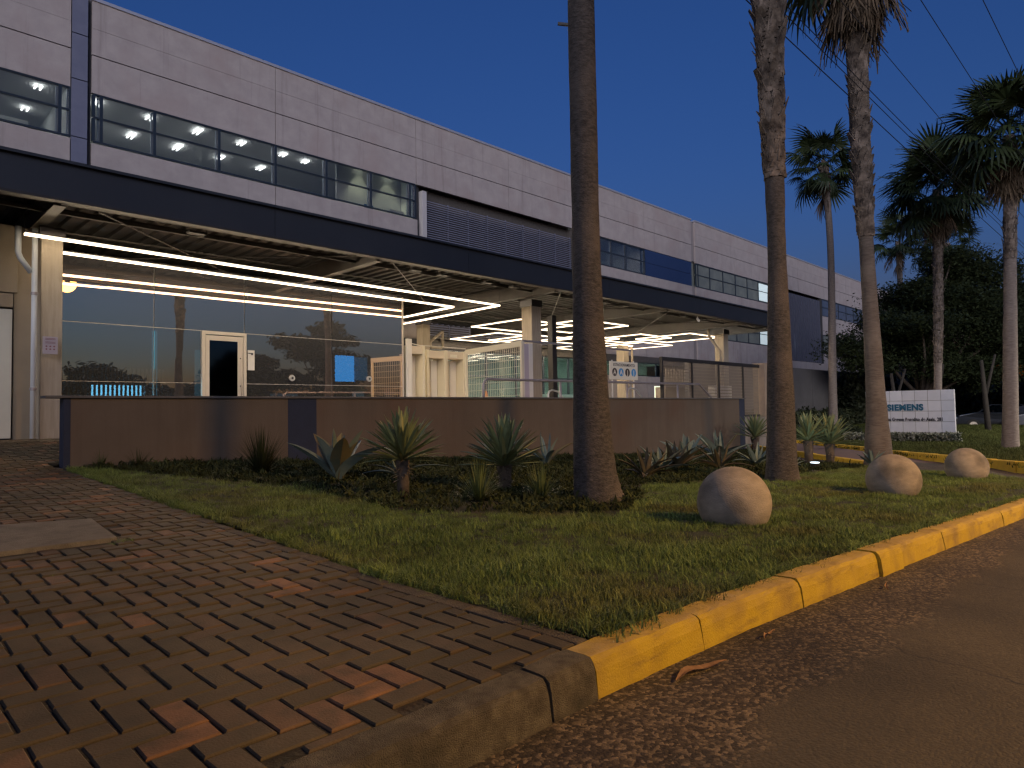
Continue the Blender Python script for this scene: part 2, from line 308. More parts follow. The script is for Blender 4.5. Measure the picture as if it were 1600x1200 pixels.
# ------------------------------------------------------------------ helpers
def worldloc(o):
    v = Vector((0,0,0))
    while o is not None: v += o.location; o = o.parent
    return v
def tag(o, label=None, cat=None, group=None, kind=None):
    if label: o['label'] = label
    if cat: o['category'] = cat
    if group: o['group'] = group
    if kind: o['kind'] = kind
    return o
def empty(name, loc, label=None, cat=None, group=None, rz=0):
    o = bpy.data.objects.new(name, None); COL.objects.link(o); o.location = loc; o.rotation_euler.z = rz
    o.empty_display_size = .1
    return tag(o, label, cat, group)
def add(name, me, parent=None, loc=(0,0,0), rot=None, scale=None):
    o = bpy.data.objects.new(name, me); COL.objects.link(o); o.location = loc
    if rot is not None: o.rotation_euler = rot
    if scale is not None: o.scale = scale if hasattr(scale, '__len__') else (scale,)*3
    if parent: o.parent = parent
    return o
class MB:
    def __init__(s): s.v = []; s.f = []
    def quad(s, *p):
        n = len(s.v); s.v += [tuple(q) for q in p]; s.f.append(tuple(range(n, n+len(p)))); return s
    def box(s, x0, x1, y0, y1, z0, z1):
        n = len(s.v)
        s.v += [(x,y,z) for z in (z0,z1) for y in (y0,y1) for x in (x0,x1)]
        s.f += [tuple(n+i for i in q) for q in ((0,2,3,1),(4,5,7,6),(0,1,5,4),(2,6,7,3),(0,4,6,2),(1,3,7,5))]
        return s
    def obox(s, p0, p1, w, h):   # bar from p0 to p1, width w (horizontal), height h
        p0, p1 = Vector(p0), Vector(p1); d = (p1-p0).normalized()
        u = d.cross(Vector((0,0,1)));
        if u.length < 1e-4: u = Vector((1,0,0))
        u.normalize(); t = u.cross(d).normalized(); n = len(s.v)
        for p in (p0, p1):
            for a, b in ((-1,-1),(1,-1),(1,1),(-1,1)): s.v.append(tuple(p + u*a*w/2 + t*b*h/2))
        s.f += [tuple(n+i for i in q) for q in ((3,2,1,0),(4,5,6,7),(0,1,5,4),(1,2,6,5),(2,3,7,6),(3,0,4,7))]
        return s
    def tube(s, pts, r, n=8, caps=True, jit=0):
        pts = [Vector(p) for p in pts]; rs = r if hasattr(r, '__len__') else [r]*len(pts)
        base = len(s.v); ref = None
        for i, p in enumerate(pts):
            d = (pts[min(i+1, len(pts)-1)] - pts[max(i-1, 0)]).normalized()
            if ref is None: ref = Vector((1,0,0)) if abs(d.x) < .8 else Vector((0,1,0))
            u = (ref - d*ref.dot(d)).normalized(); w = d.cross(u); ref = u
            for k in range(n):
                a = 2*math.pi*k/n; rr = rs[i]*(1+random.uniform(-jit, jit))
                s.v.append(tuple(p + (u*math.cos(a) + w*math.sin(a))*rr))
        for i in range(len(pts)-1):
            for k in range(n):
                a, b = base+i*n+k, base+i*n+(k+1) % n
                s.f.append((a, b, b+n, a+n))
        if caps:
            s.f.append(tuple(base+k for k in reversed(range(n)))); s.f.append(tuple(base+(len(pts)-1)*n+k for k in range(n)))
        return s
    def disc(s, c, nrm, r, th, n=16):
        nrm = Vector(nrm).normalized(); s.tube([Vector(c), Vector(c)+nrm*th], r, n); return s
    def mesh(s, name, mt, smooth=False, off=None):
        me = bpy.data.meshes.new(name)
        v = s.v if off is None else [(a-off[0], b-off[1], c-off[2]) for a, b, c in s.v]
        me.from_pydata(v, [], s.f)
        if mt: me.materials.append(mt)
        if smooth: me.polygons.foreach_set('use_smooth', [True]*len(me.polygons))
        me.update(); return me
    def build(s, name, mt, parent=None, smooth=False, bevel=0):
        if isinstance(mt, str): mt = M[mt]
        if parent is not None: off = worldloc(parent); loc = (0,0,0)
        else:
            xs = [p[0] for p in s.v]; ys = [p[1] for p in s.v]; zs = [p[2] for p in s.v]
            off = Vector(((min(xs)+max(xs))/2, (min(ys)+max(ys))/2, min(zs))); loc = off
        me = s.mesh(name, mt, smooth, off); o = add(name, me, parent, loc)
        if bevel:
            b = o.modifiers.new('bevel', 'BEVEL'); b.width = bevel; b.segments = 2; b.limit_method = 'ANGLE'
        return o
def recalc(o):
    bm = bmesh.new(); bm.from_mesh(o.data); bmesh.ops.recalc_face_normals(bm, faces=bm.faces); bm.to_mesh(o.data); bm.free(); return o
def text_mesh(txt, size, extrude=.004, bold=0, align='LEFT', sx=1, fit=None):
    c = bpy.data.curves.new('t', 'FONT'); c.body = txt; c.size = size; c.extrude = extrude; c.offset = bold; c.align_x = align; c.space_character = 1.1
    o = bpy.data.objects.new('t', c); COL.objects.link(o)
    dg = bpy.context.evaluated_depsgraph_get(); me = bpy.data.meshes.new_from_object(o.evaluated_get(dg))
    bpy.data.objects.remove(o); bpy.data.curves.remove(c)
    if fit:
        lo_ = min(v.co.x for v in me.vertices); hi_ = max(v.co.x for v in me.vertices); sx = fit/(hi_-lo_)
    for v in me.vertices: v.co.x *= sx
    me.materials.clear(); return me

# ------------------------------------------------------------------ ground shape
def g0(x, y):
    w = min(1, max(0, (16-x)/13)); z = .033*max(0, min(y, 10.5)-3)*w - .03*max(0, x-3)
    return max(z, -.62)
def gz(x, y):
    z = g0(x, y)
    if y > 10.3 and x < 8: t = min(1, (y-10.3)/3.0); z = z + (.53-z)*t
    return z

def grid_mesh(x0, x1, y0, y1, nx, ny, zf, inside=None):
    b = MB()
    for j in range(ny+1):
        for i in range(nx+1):
            x = x0+(x1-x0)*i/nx; y = y0+(y1-y0)*j/ny; b.v.append((x, y, zf(x, y)))
    for j in range(ny):
        for i in range(nx):
            cx = x0+(x1-x0)*(i+.5)/nx; cyy = y0+(y1-y0)*(j+.5)/ny
            if inside is None or inside(cx, cyy):
                a = j*(nx+1)+i; b.f.append((a, a+1, a+nx+2, a+nx+1))
    return b
def poly_sheet(pts, zf, n=60):
    """triangulated sheet of a polygon, subdivided so it follows the ground"""
    bm = bmesh.new(); vs = [bm.verts.new((x, y, 0)) for x, y in pts]; bm.faces.new(vs)
    xs = [p[0] for p in pts]; ys = [p[1] for p in pts]
    def cuts(a, b, ax, step):
        k = a
        while k < b:
            k += step
            co = (k,0,0) if ax == 0 else (0,k,0); no = (1,0,0) if ax == 0 else (0,1,0)
            bmesh.ops.bisect_plane(bm, geom=bm.verts[:]+bm.edges[:]+bm.faces[:], plane_co=co, plane_no=no)
    st = max(max(xs)-min(xs), max(ys)-min(ys))/n
    cuts(min(xs), max(xs), 0, st); cuts(min(ys), max(ys), 1, st)
    bmesh.ops.triangulate(bm, faces=bm.faces[:])
    b = MB()
    idx = {}
    for v in bm.verts: idx[v] = len(b.v); b.v.append((v.co.x, v.co.y, zf(v.co.x, v.co.y)))
    for f_ in bm.faces:
        t = [idx[v] for v in f_.verts]
        b.f.append(tuple(t))
    bm.free(); return b
def inpoly(x, y, P):
    c = False; j = len(P)-1
    for i in range(len(P)):
        if (P[i][1] > y) != (P[j][1] > y) and x < (P[j][0]-P[i][0])*(y-P[i][1])/(P[j][1]-P[i][1])+P[i][0]: c = not c
        j = i
    return c

# road: one big sheet reaching the horizon, a bit below the pavements
def zroad(x, y): return gz(x, min(y, 3)) - .145 if y < 3 else max(g0(x, y), -.66)-.10
def build_road():
    b = MB(); xs = [-600,-200,-60,-20,-6] + [i*1.0 for i in range(-5, 41)] + [50,70,120,300,700]
    ys = [-600,-200,-60,-20] + [i*.5 for i in range(-20, 24)] + [14,16,20,26,40,80,200,600]
    for y in ys:
        for x in xs:
            z = zroad(x, y) if y < 12 else -.76
            if x < 14 and y > 2.2: z = min(z, -.30)
            if x >= 14 and y > 11: z = -.76
            b.v.append((x, y, z))
    n = len(xs)
    for j in range(len(ys)-1):
        for i in range(n-1): a = j*n+i; b.f.append((a, a+1, a+n+1, a+n))
    return tag(b.build('road', 'asphalt'), kind='structure')
build_road()

def kerbY(x): return 1.53 if x < 1.95 else 1.53-.045*(x-1.95)
LAWN = [(2.12,1.66),(12.95,1.62),(13.9,2.3),(14.45,3.3),(15.1,4.6),(15.6,6.0),(17.6,7.6),(20.5,9.4),(22.4,10.55),(2.16,10.55)]
LAWN[1] = (12.6, kerbY(12.6)+.13)
lawn = tag(poly_sheet(LAWN, lambda x, y: g0(x, y)-.012+.012*math.sin(x*2.1)*math.cos(y*1.7), 50).build('lawn', 'lawn_soil'), kind='structure')

# far lawn and bed beyond the driveway
FAR = [(14.7,-.4),(17.5,2.45),(22.0,5.75),(24.4,7.7),(28.6,11.7),(31.2,14.9),(60,14.9),(110,30),(110,-.4)]
def zfar(x, y):
    d = max(0, (x-y-15.5)/6); return max(-.60, -.42-.03*max(0, x-17))+min(.35, .02*max(0, (x-30)))
tag(poly_sheet([(x, y) for x, y in FAR], zfar, 40).build('far_lawn', 'lawn_soil'), kind='structure')

# platform (guard house floor and pavement behind the low wall)
tag(MB().box(8.0, 24.2, 10.85, 40, -1, .53).build('platform', 'platform'), kind='structure')
def pavbase():
    b = grid_mesh(-14, 2.02, 1.68, 15.0, 36, 60, lambda x, y: gz(x, y)-.010)
    c = grid_mesh(2.02, 8.0, 10.85, 15.0, 10, 20, lambda x, y: gz(x, y)-.022)
    n = len(b.v); b.v += c.v; b.f += [tuple(n+i for i in q) for q in c.f]
    b.box(-14, 8.0, 15.0, 40, 0, .508)
    return b
pav = tag(pavbase().build('pavement', 'soil'), kind='structure')

# clay pavers, herringbone
SL = [(.55,5.15),(1.36,5.13),(1.42,6.02),(.66,6.25)]      # concrete slab outline
def brick_mesh(lx, ly, tone, var):
    bm = bmesh.new(); bmesh.ops.create_cube(bm, size=1)
    for v in bm.verts:
        v.co.x *= lx; v.co.y *= ly; v.co.z = v.co.z*.05-.025
        if v.co.z > -.01: v.co.x += random.uniform(-.002,.002); v.co.y += random.uniform(-.002,.002); v.co.z += random.uniform(-.0015,.0015)
    top = [e for e in bm.edges if all(v.co.z > -.01 for v in e.verts)]
    bmesh.ops.bevel(bm, geom=top, offset=.005, segments=1, affect='EDGES')
    lay = bm.verts.layers.float.new('tone')
    for v in bm.verts: v[lay] = tone
    me = bpy.data.meshes.new('brick'); bm.to_mesh(me); bm.free(); me.materials.append(M['brick']); return me
def rtone():
    r = random.random()
    return random.uniform(0,.62) if r < .86 else (random.uniform(.7,.88) if r < .94 else random.uniform(.9,1))
CX, CY = .104, .111
spots = []
for a in range(-130, 30):
    for b_ in range(-3, 120):
        k = (a+b_) % 4
        if k == 0: cx, cyy, hor = 1.425+CX*(a+1), 1.965+CY*(b_+.5), True
        elif k == 2: cx, cyy, hor = 1.425+CX*(a+.5), 1.965+CY*(b_+1), False
        else: continue
        hx, hy = (.099,.0493) if hor else (.0478,.1065)
        x0, x1, y0, y1 = cx-hx, cx+hx, cyy-hy, cyy+hy
        lim = 2.022 if cyy < 10.9 else 7.9
        fx0, fx1, fy0, fy1 = x0, min(x1, lim), max(y0, 1.688), y1
        if cyy > 14.95 or cx < -1.2: continue
        if inpoly(cx, cyy, [(.53,5.10),(1.39,5.08),(1.46,6.05),(.63,6.29)]): continue
        if fx1-fx0 < .028 or fy1-fy0 < .028: continue
        cut = (fx0, fx1, fy0, fy1) != (x0, x1, y0, y1)
        spots.append(((fx0+fx1)/2, (fy0+fy1)/2, hor, (fx1-fx0, fy1-fy0) if cut else None))
def shown(s):
    x, y = s[:2]; d = Vector((x, y, 0))-CAM; w = d.dot(fw); u = d.dot(rt2)/max(w, .01); vv = d.dot(up2)/max(w, .01)
    ins = w > 1 and abs(u) < .78 and vv > -.585
    return (0 if ins else 1, w)
spots.sort(key=shown)
variants = {h: [brick_mesh(*((.198,.0985) if h else (.0955,.213)), rtone(), i) for i in range(40)] for h in (True, False)}
def tiltxy(): return (random.uniform(-.008,.008), random.uniform(-.008,.008), random.uniform(-.012,.012))
for x, y, h, cut in spots[:300]:
    add('brick', brick_mesh(cut[0], cut[1], rtone(), 0) if cut else random.choice(variants[h]), pav, Vector((x+random.uniform(-.002,.002), y+random.uniform(-.002,.002), gz(x, y)+random.uniform(-.003,.003)))-worldloc(pav), tiltxy())
bmj = bmesh.new(); tl = None
V = []; F = []; T = []
for x, y, h, cut in spots[300:]:
    me = brick_mesh(cut[0], cut[1], rtone(), 0) if cut else random.choice(variants[h]); n = len(V); mt_ = Matrix.Translation((x, y, gz(x, y)+random.uniform(-.003,.003))) @ Euler(tiltxy()).to_matrix().to_4x4()
    V += [tuple(mt_ @ v.co) for v in me.vertices]; F += [tuple(n+i for i in p.vertices) for p in me.polygons]
    T += [d.value for d in me.attributes['tone'].data]
bmj.free()
off = worldloc(pav); me = bpy.data.meshes.new('bricks_beyond'); me.from_pydata([(a-off.x, b-off.y, c-off.z) for a, b, c in V], [], F)
at = me.attributes.new('tone', 'FLOAT', 'POINT'); at.data.foreach_set('value', T); me.materials.append(M['brick'])
tag(add('brick_field', me, pav), kind='stuff')
# worn concrete edging between pavers and grass
b = MB(); yy = 1.68
while yy < 10.4:
    x0 = 2.025+random.uniform(-.008,.008); x1 = 2.11+random.uniform(-.015,.01); z = gz(2.05, yy)
    b.box(x0, x1, yy, yy+.33, z-.08, z+.004+random.uniform(-.004,.003)); yy += .332
b.build('edging_strip', mat('edging', (.12,.095,.06), (.06,.05,.034), scale=9, rough=.97, bump=.7, bscale=120, detail=9), pav, bevel=.008)
# concrete slab
b = MB(); z = gz(1, 5.6)
for zz in (z-.05, z+.022): b.v += [(x, y, zz+(y-5.6)*.033) for x, y in SL]
b.f = [(3,2,1,0),(4,5,6,7),(0,1,5,4),(1,2,6,5),(2,3,7,6),(3,0,4,7)]
tag(b.build('concrete_slab', 'concrete', bevel=.006), 'flat weathered concrete inspection cover set into the brick paving', 'slab')

# ------------------------------------------------------------------ kerbs
def kerb_piece(name, x0, x1, y0, y1, mt, parent, h=.0, dz=0, dy=0):
    """stone from x0 to x1, front at y0/y1 (facing -Y), 0.14 deep, rounded nose"""
    prof = [(-.012,-.30),(-.006,-.13),(.004,-.05),(.014,-.018),(.030,-.004),(.055,0),(.145,.0),(.150,-.06),(.15,-.30)]
    b = MB(); n = max(2, int((x1-x0)/.08)); g = .004
    for i in range(n+1):
        t = i/n; x = x0+g+(x1-x0-2*g)*t; y = y0+(y1-y0)*t+dy
        for py, pz in prof:
            j = .0035
            b.v.append((x+random.uniform(-j,j)*.3, y+py+random.uniform(-j,j), gz(x, 1.6)+pz+h+dz*t+random.uniform(-j,j)*.7))
    k = len(prof)
    for i in range(n):
        for q in range(k-1): b.f.append((i*k+q, (i+1)*k+q, (i+1)*k+q+1, i*k+q+1))
    b.f.append(tuple(range(k))); b.f.append(tuple(n*k+q for q in reversed(range(k))))
    return recalc(b.build(name, mt, parent, smooth=False))
ke = empty('grey_kerb', (0,1.6,-.1), 'bare grey concrete kerb in front of the brick paving', 'kerb')
xs = [-9.9,-8.9,-7.9,-6.9,-5.9,-4.9,-3.9,-2.95,-2.0,-1.05,-.1,.82,1.70]
for a, b_ in zip(xs, xs[1:]): kerb_piece('kerb_stone', a, b_, kerbY(a), kerbY(b_), 'kerb_grey', ke)
kerb_piece('kerb_stone', 1.71, 1.955, 1.53, 1.53, 'kerb_grey', ke, dz=.003)
ky = empty('yellow_kerb', (6,1.4,-.2), 'yellow painted kerb along the front lawn and the street', 'kerb')
xs = [1.955,2.66,3.62,4.72,5.12,6.1,7.05,8.0,9.0,10.0,11.0,12.0,12.9]
for i, (a, b_) in enumerate(zip(xs, xs[1:])):
    kerb_piece('kerb_stone', a, b_, kerbY(a), kerbY(b_), 'kerb_yellow', ky, h=random.uniform(-.006,.006)+(.012 if i == 3 else 0), dy=random.uniform(-.006,.006)-(.02 if i == 3 else 0))
def kerb_path(name, pts, mt, parent, zf, w=.16, h=.13, step=1.0):
    P = [Vector((x, y, 0)) for x, y in pts]; segs = []
    for p, q in zip(P, P[1:]):
        L_ = (q-p).length; n = max(1, round(L_/step))
        for i in range(n): segs.append((p.lerp(q, i/n), p.lerp(q, (i+1)/n)))
    for p, q in segs:
        d = (q-p).normalized()*.006; p1, q1 = p+d, q-d; z0, z1 = zf(p.x, p.y)+random.uniform(-.006,.006), zf(q.x, q.y)+random.uniform(-.006,.006)
        b = MB().obox((p1.x, p1.y, z0+h/2-.08), (q1.x, q1.y, z1+h/2-.08), w, h+.16)
        b.build('kerb_stone', mt, parent, bevel=.02)
kc = empty('yellow_kerb', (14,4,-.5), 'yellow kerb curving round the end of the front lawn into the driveway', 'kerb')
kerb_path('k', [(12.93,1.15),(13.7,1.75),(14.15,2.5),(14.55,3.3)], 'kerb_yellow', kc, lambda x, y: zroad(x, 2)+.0, h=.06, step=.6)
ki = empty('yellow_kerb', (19,7,-.6), 'lower yellow kerb of the strip in the middle of the driveway, behind the two small yuccas', 'kerb')
M['kerb_far'] = mat('kerb_far', (.78,.50,.03), (.62,.38,.03), scale=3, rough=.7)  # brighter yellow than the near kerb, lamp light put into the colour
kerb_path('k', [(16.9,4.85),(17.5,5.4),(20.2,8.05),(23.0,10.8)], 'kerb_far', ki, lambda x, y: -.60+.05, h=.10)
kf = empty('yellow_kerb', (24,8,-.6), 'yellow kerb on the far side of the driveway below the tiled wall sign', 'kerb')
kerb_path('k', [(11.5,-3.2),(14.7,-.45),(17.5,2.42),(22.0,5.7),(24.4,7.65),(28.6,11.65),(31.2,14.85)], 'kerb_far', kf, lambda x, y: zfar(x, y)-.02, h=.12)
# red paved strip between the two kerbs
tag(poly_sheet([(17.7,5.3),(20.4,7.9),(23.2,10.6),(28.4,11.9),(24.2,7.9),(21.9,6.0),(18.2,3.2),(17.2,4.6)], lambda x, y: -.60+.0, 12).build('driveway_paving', mat('driveway_paving', (.17,.10,.08), (.12,.08,.065), scale=5, rough=.9)), kind='structure')

# ------------------------------------------------------------------ office building
OB = empty('office_building', (5,24,0), 'long two storey precast concrete office building with strip windows', 'building')
YF = 24.0
def panel_row(xs, z0, z1, g=.015, mt='precast', name='wall_panel', y=YF, t=.12):
    for a, b_ in zip(xs, xs[1:]):
        MB().box(a+g, b_-g, y+random.uniform(-.003,.003), y+t, z0, z1).build(name, mt, OB)
S1 = [-13.7,-7.4,-1.1,5.0]; S2 = [5.55,11.65,18.3,24.2,30.3,36.5,42.4]; S3 = [42.95,48.9,55,61.1,67.3,73.4,79.5,88.6]
for S in (S1, S2, S3):
    panel_row(S, 13.258, 14.15, .012); panel_row(S, 12.405, 13.25, .012)
    panel_row(S, 11.17, 12.37)
panel_row(S1, 8.62, 9.55); panel_row(S1, 4.2, 8.58)
panel_row([5.55,11.65,18.35], 8.62, 9.55); panel_row([5.55,11.65,18.35], 4.2, 8.58)
panel_row([29.4,36.5,42.4], 8.62, 9.45); panel_row([29.4,36.5,42.4], 4.2, 8.58)
panel_row([42.95,48.9,55,58.3], 7.75, 9.45); panel_row([42.95,48.9,55,58.3], 4.2, 5.9)
panel_row([66.7,73.4,79.5,88.6], 7.7, 9.5); panel_row([66.7,73.4,79.5,88.6], 4.2, 5.9)
panel_row([58.3,62.5,66.7], .5, 4.9)
# structure behind the panels
b = MB()
for x0, x1 in ((-14,18.4),(29.35,58.3),(66.7,88.6)):
    b.box(x0, x1, YF+.13, YF+.4, 8.5, 9.5)
b.box(-14, 18.4, YF+.13, YF+.4, 4.3, 8.6); b.box(29.35, 42.9, YF+.13, YF+.4, 4.3, 8.6)
b.box(-14, 88.6, YF+.13, YF+.4, 11.3, 14.1); b.box(-14, 88.6, YF+.4, 46, 13.6, 13.8)
b.box(42.9,88.6, YF+.13, YF+.35, 4.3, 5.85); b.box(42.9,88.6, YF+.13, YF+.35, 7.8, 8.6)
b.box(88.45,88.6, YF+.13, 46, -.6, 14.1); b.box(-14,88.6,45.8,46,-.6,14.1)
b.build('backing_wall', mat('backing', (.26,.235,.235), rough=.95), OB)
b = MB()
for S in (S1, S2, S3): b.box(S[0]-.02, S[-1]+.02, YF-.05, YF+.5, 14.15, 14.25)
b.build('coping', 'coping', OB)
# pilasters between sections
for x0, x1, mt in ((5.0,5.45,'metal_panel'),(42.4,42.95,'recess')):
    zs = [4.2,6.9,9.62,11.45,12.9,14.15] if mt == 'metal_panel' else [4.2,9.45,11.17,14.15]
    for z0, z1 in zip(zs, zs[1:]):
        yy0 = YF-.04 if mt == 'metal_panel' else YF+.18
        MB().box(x0+.012, x1-.012, yy0, YF+.3, z0+.015, z1-.015).build('pilaster_panel', M[mt] if not (mt == 'recess' and z0 == 9.45) else M['blind_glass'], OB)
MB().box(5.45,5.56, YF+.10, YF+.3, 4.2, 14.2).build('joint_strip', 'dark_wall', OB)
# windows: opaque head, frame, panes
def strip_window(xs, z0, zm, z1, gmat, light_side=True, blinds=()):
    w = MB(); 
    for z in (z0, zm, z1-.05): w.box(xs[0], xs[-1], YF+.02, YF+.10, z, z+.055)
    for x in xs: w.box(x-.045, x+.045, YF+.015, YF+.11, z0+.056, zm-.001); 
    for x in xs: w.box(x-.045, x+.045, YF+.015, YF+.11, zm+.056, z1-.051)
    fr = w.build('window_frame', 'frame_dark', OB)
    if light_side:
        for x in xs[1:]: MB().box(x-.085, x-.05, YF+.12, YF+.20, z0+.06, z1-.06).build('mullion_return', 'frame_light', fr)
    for i, (a, b_) in enumerate(zip(xs, xs[1:])):
        for q, (p0, p1) in enumerate(((z0+.057, zm-.002), (zm+.057, z1-.052))):
            MB().box(a+.046, b_-.046, YF+.06, YF+.068, p0, p1).build('pane', M['blind_glass'] if (i, q) in blinds else M[gmat], fr)
strip_window([-9.5,-7.4,-5.3,-3.15,-1.05,1.05,3.2-.55,4.72,5.0], 9.60, 10.42, 11.17, 'upper_glass')
strip_window([5.62,5.84,7.41,9.55,11.66,13.81,15.91,17.96,18.25], 9.60, 10.38, 11.17, 'upper_glass')
strip_window([29.45,31.5,33.0,34.46,36.55], 9.48, 10.3, 11.12, 'upper_glass')
MB().box(36.6,42.38,YF+.03,YF+.1,9.47,10.29).build('blue_panel', 'blue_panel', OB)
MB().box(36.6,42.38,YF+.03,YF+.1,10.31,11.15).build('blue_panel', 'blue_panel', OB)
strip_window([43.0,43.3,45.0,47.0,49.0,51.0,53.0,55.0,57.0,58.2], 9.48, 10.33, 11.14, 'blind_glass')
MB().box(53.1,54.9,YF+.045,YF+.055,9.60,11.0).build('lit_blind', emit('lit_blind_a', (.75,.9,.9), .42), OB)
strip_window([66.8,69,71.2,73.4,75.6,77.8,80,82.2,84.4,86.5,88.4], 9.52, 10.35, 11.14, 'sky_glass', False)
strip_window([43.0,45.0,47.0,49.0,51.0,53.0,55.0,57.0,58.2], 5.93, 6.8, 7.7, 'blind_glass')
MB().box(53.1,54.9,YF+.045,YF+.055,6.0,7.6).build('lit_blind', emit('lit_blind_b', (.75,.9,.9), .35), OB)
strip_window([66.8,69,71.2,73.4,75.6,77.8,80,82.2,84.4,86.5,88.4], 5.93, 6.8, 7.66, 'blind_glass', False)
# louvre screens
MB().box(18.42,18.62, YF+.25, YF+.45, 4.3, 11.2).build('recess_side', 'dark_wall', OB)
MB().box(18.62,18.86, YF-.02, YF+.5, 4.25, 10.95).build('fin', 'white_fin', OB)
MB().box(29.3,29.4, YF+.0, YF+.8, 4.25, 11.15).build('recess_side', 'recess', OB)
MB().box(18.4,29.3, YF+.5, YF+.62, 4.3, 11.2).build('recess_back', 'recess', OB)
sl = MB().box(0,10.35,0,.012,0,.058).mesh('slat', M['louver'])
for v in sl.vertices: v.co.y += v.co.z*.8
ls = empty('louvre_screen', (0,0,0)); ls.parent = OB; ls.location = Vector((18.9, YF+.08, 4.4))-OB.location
z = 0
while z < 6.2: add('slat', sl, ls, (0,0,z)); z += .104
b = MB()
for i in range(9): b.box(18.95+i*1.28, 19.0+i*1.28, YF+.14, YF+.2, 4.35, 10.65)
b.build('mounting_rail', 'louver', ls)
b = MB(); x = 58.55
while x < 66.2: b.box(x, x+.34, YF+.02, YF+.12, 4.95, 10.9); x += .52
b.build('vertical_slat_screen', mat('louver_dark', (.10,.105,.14), (.08,.085,.115), scale=3, rough=.6), OB)['kind'] = 'stuff'
MB().box(58.3,66.7,YF+.5,YF+.6,4.9,11.2).build('recess_back', 'dark_wall', OB)
for x in (58.35,66.55): MB().box(x-.05,x+.15,YF+.0,YF+.45,4.9,11.16).build('recess_side', 'dark_wall', OB)
MB().box(59.6,60.2,YF+.3,YF+.34,5.9,7.2).build('lit_opening', emit('lit_opening', (.7,.85,1), .5), OB)
# ground floor
panel_row([31.3,36.5,42.4,48.9,55,61.1,67.3,73.4,79.5,88.6], .2 if False else -.6, 2.93, y=YF+.02)
MB().box(18.4,88.6,YF+.0,YF+.3,3.82,4.18).build('lintel', 'recess', OB)
xs = [31.3,33.4,35.5,37.6,39.7,41.8,43.9]
w = MB()
for z in (2.95,3.76): w.box(31.3,43.9,YF+.05,YF+.12,z,z+.05)
for x in xs: w.box(x-.04,x+.04,YF+.045,YF+.13,3.001,3.759)
fr = w.build('window_frame', 'frame_dark', OB)
for a, b_ in zip(xs, xs[1:]): MB().box(a+.041,b_-.041,YF+.08,YF+.088,3.001,3.759).build('pane', 'dark_glass', fr)
xs = [18.5,20.6,22.7,24.8,26.9,29.0,31.25]
w = MB()
for z in (.53,1.5,2.6,3.76): w.box(18.5,31.25,YF+.25,YF+.33,z,z+.06)
for x in xs: w.box(x-.05,x+.05,YF+.24,YF+.34,.53,3.8)
fr = w.build('storefront_frame', 'frame_dark', OB)
for a, b_ in zip(xs, xs[1:]): MB().box(a+.051,b_-.051,YF+.28,YF+.288,.6,3.75).build('pane', 'dark_glass', fr)
MB().box(10,18.5,YF+.1,YF+.3,.5,4.2).build('dark_infill', 'dark_wall', OB)
# lobby interior
b = MB().box(10,44,29,29.1,.5,4.2); b.box(10,44,YF+.35,29,.45,.52)
b.build('lobby_wall', 'interior_green', OB)
MB().box(10,44,YF+.4,29,4.12,4.19).build('lobby_ceiling', 'ceiling_white', OB)
for x in (19.5,23,26.5,30,33,36,39,42): MB().box(x,x+1.2,26,26.25,4.05,4.11).build('lobby_lamp', 'lobby_light', OB)
for x0,x1 in ((22,25),(27.5,30.5)): MB().box(x0,x1,25.4,26.1,.53,1.6).build('reception_desk', 'interior_green', OB)
# office rooms upstairs
def room(x0, x1, back=33.0):
    b = MB().box(x0, x1, YF+.42, back, 8.55, 8.62); b.build('room_floor', 'room_floor', OB)
    MB().box(x0, x1, YF+.42, back, 11.74, 11.8).build('ceiling', 'ceiling_white', OB)
    b = MB().box(x0, x1, back, back+.1, 8.6, 11.8); b.box(x0-.05, x0, YF+.42, back, 8.6, 11.8); b.box(x1, x1+.05, YF+.42, back, 8.6, 11.8)
    b.build('room_wall', 'room_white', OB)
room(-14, 5.2); room(5.5, 18.36); room(29.4, 36.6); room(43, 58.3, 30)
def fixture(x, y, z=11.66, L_=.6):
    L_ = L_*random.uniform(.5,.8)
    for d in (-.075,.075): MB().box(x+d-.022, x+d+.022, y-L_/2, y+L_/2, z, z+.03).build('ceiling_lamp', 'office_light', OB)
for x in (-7.1,-5.4,-3.8,-2.1,-.5,1.2,2.85,4.5):
    for y in (25.95,28.1): fixture(x, y)
for x in (6.2,7.85,9.53,11.2,12.95):
    for y in (26.0,28.1): fixture(x, y, L_=1.1 if y > 27 else .8)
fixture(14.0,26.1)
fixture(31,26.2); fixture(34,26.2); fixture(34,28.2)
for x in (46,54): fixture(x,28.2)
for x in (16.1,17.6):
    dl = MB().disc((x,25.0,11.62),(0,0,1),.07,.03).build('down_lamp', 'down_light', OB)
    l = bpy.data.lights.new('down','SPOT'); l.energy = 90; l.spot_size = R(80); l.spot_blend = .6; l.color = (.95,1,.72); l.shadow_soft_size = .04
    lo = bpy.data.objects.new('down_bulb', l); COL.objects.link(lo); lo.parent = OB; lo.location = Vector((x,25.03,11.6))-OB.location
MB().box(15.0,18.34,25.25,25.35,8.62,11.73).build('partition', 'room_white', OB)
MB().box(16.35,16.8,25.20,25.24,8.7,10.15).build('partition_door', 'room_blue', OB)
MB().box(17.55,18.3,24.95,25.1,8.7,10.1).build('cabinet', 'room_white', OB)
MB().box(-4,4.35,26.6,26.7,8.62,10.72).build('partition', 'room_white', OB)
MB().box(4.0,4.35,26.54,26.59,8.65,10.45).build('partition_door', 'room_blue', OB)
MB().box(56.3,57.9,YF+.5,YF+.55,9.55,11.0).build('roller_blind', emit('lit_blind', (.7,.85,.85), .35), OB)

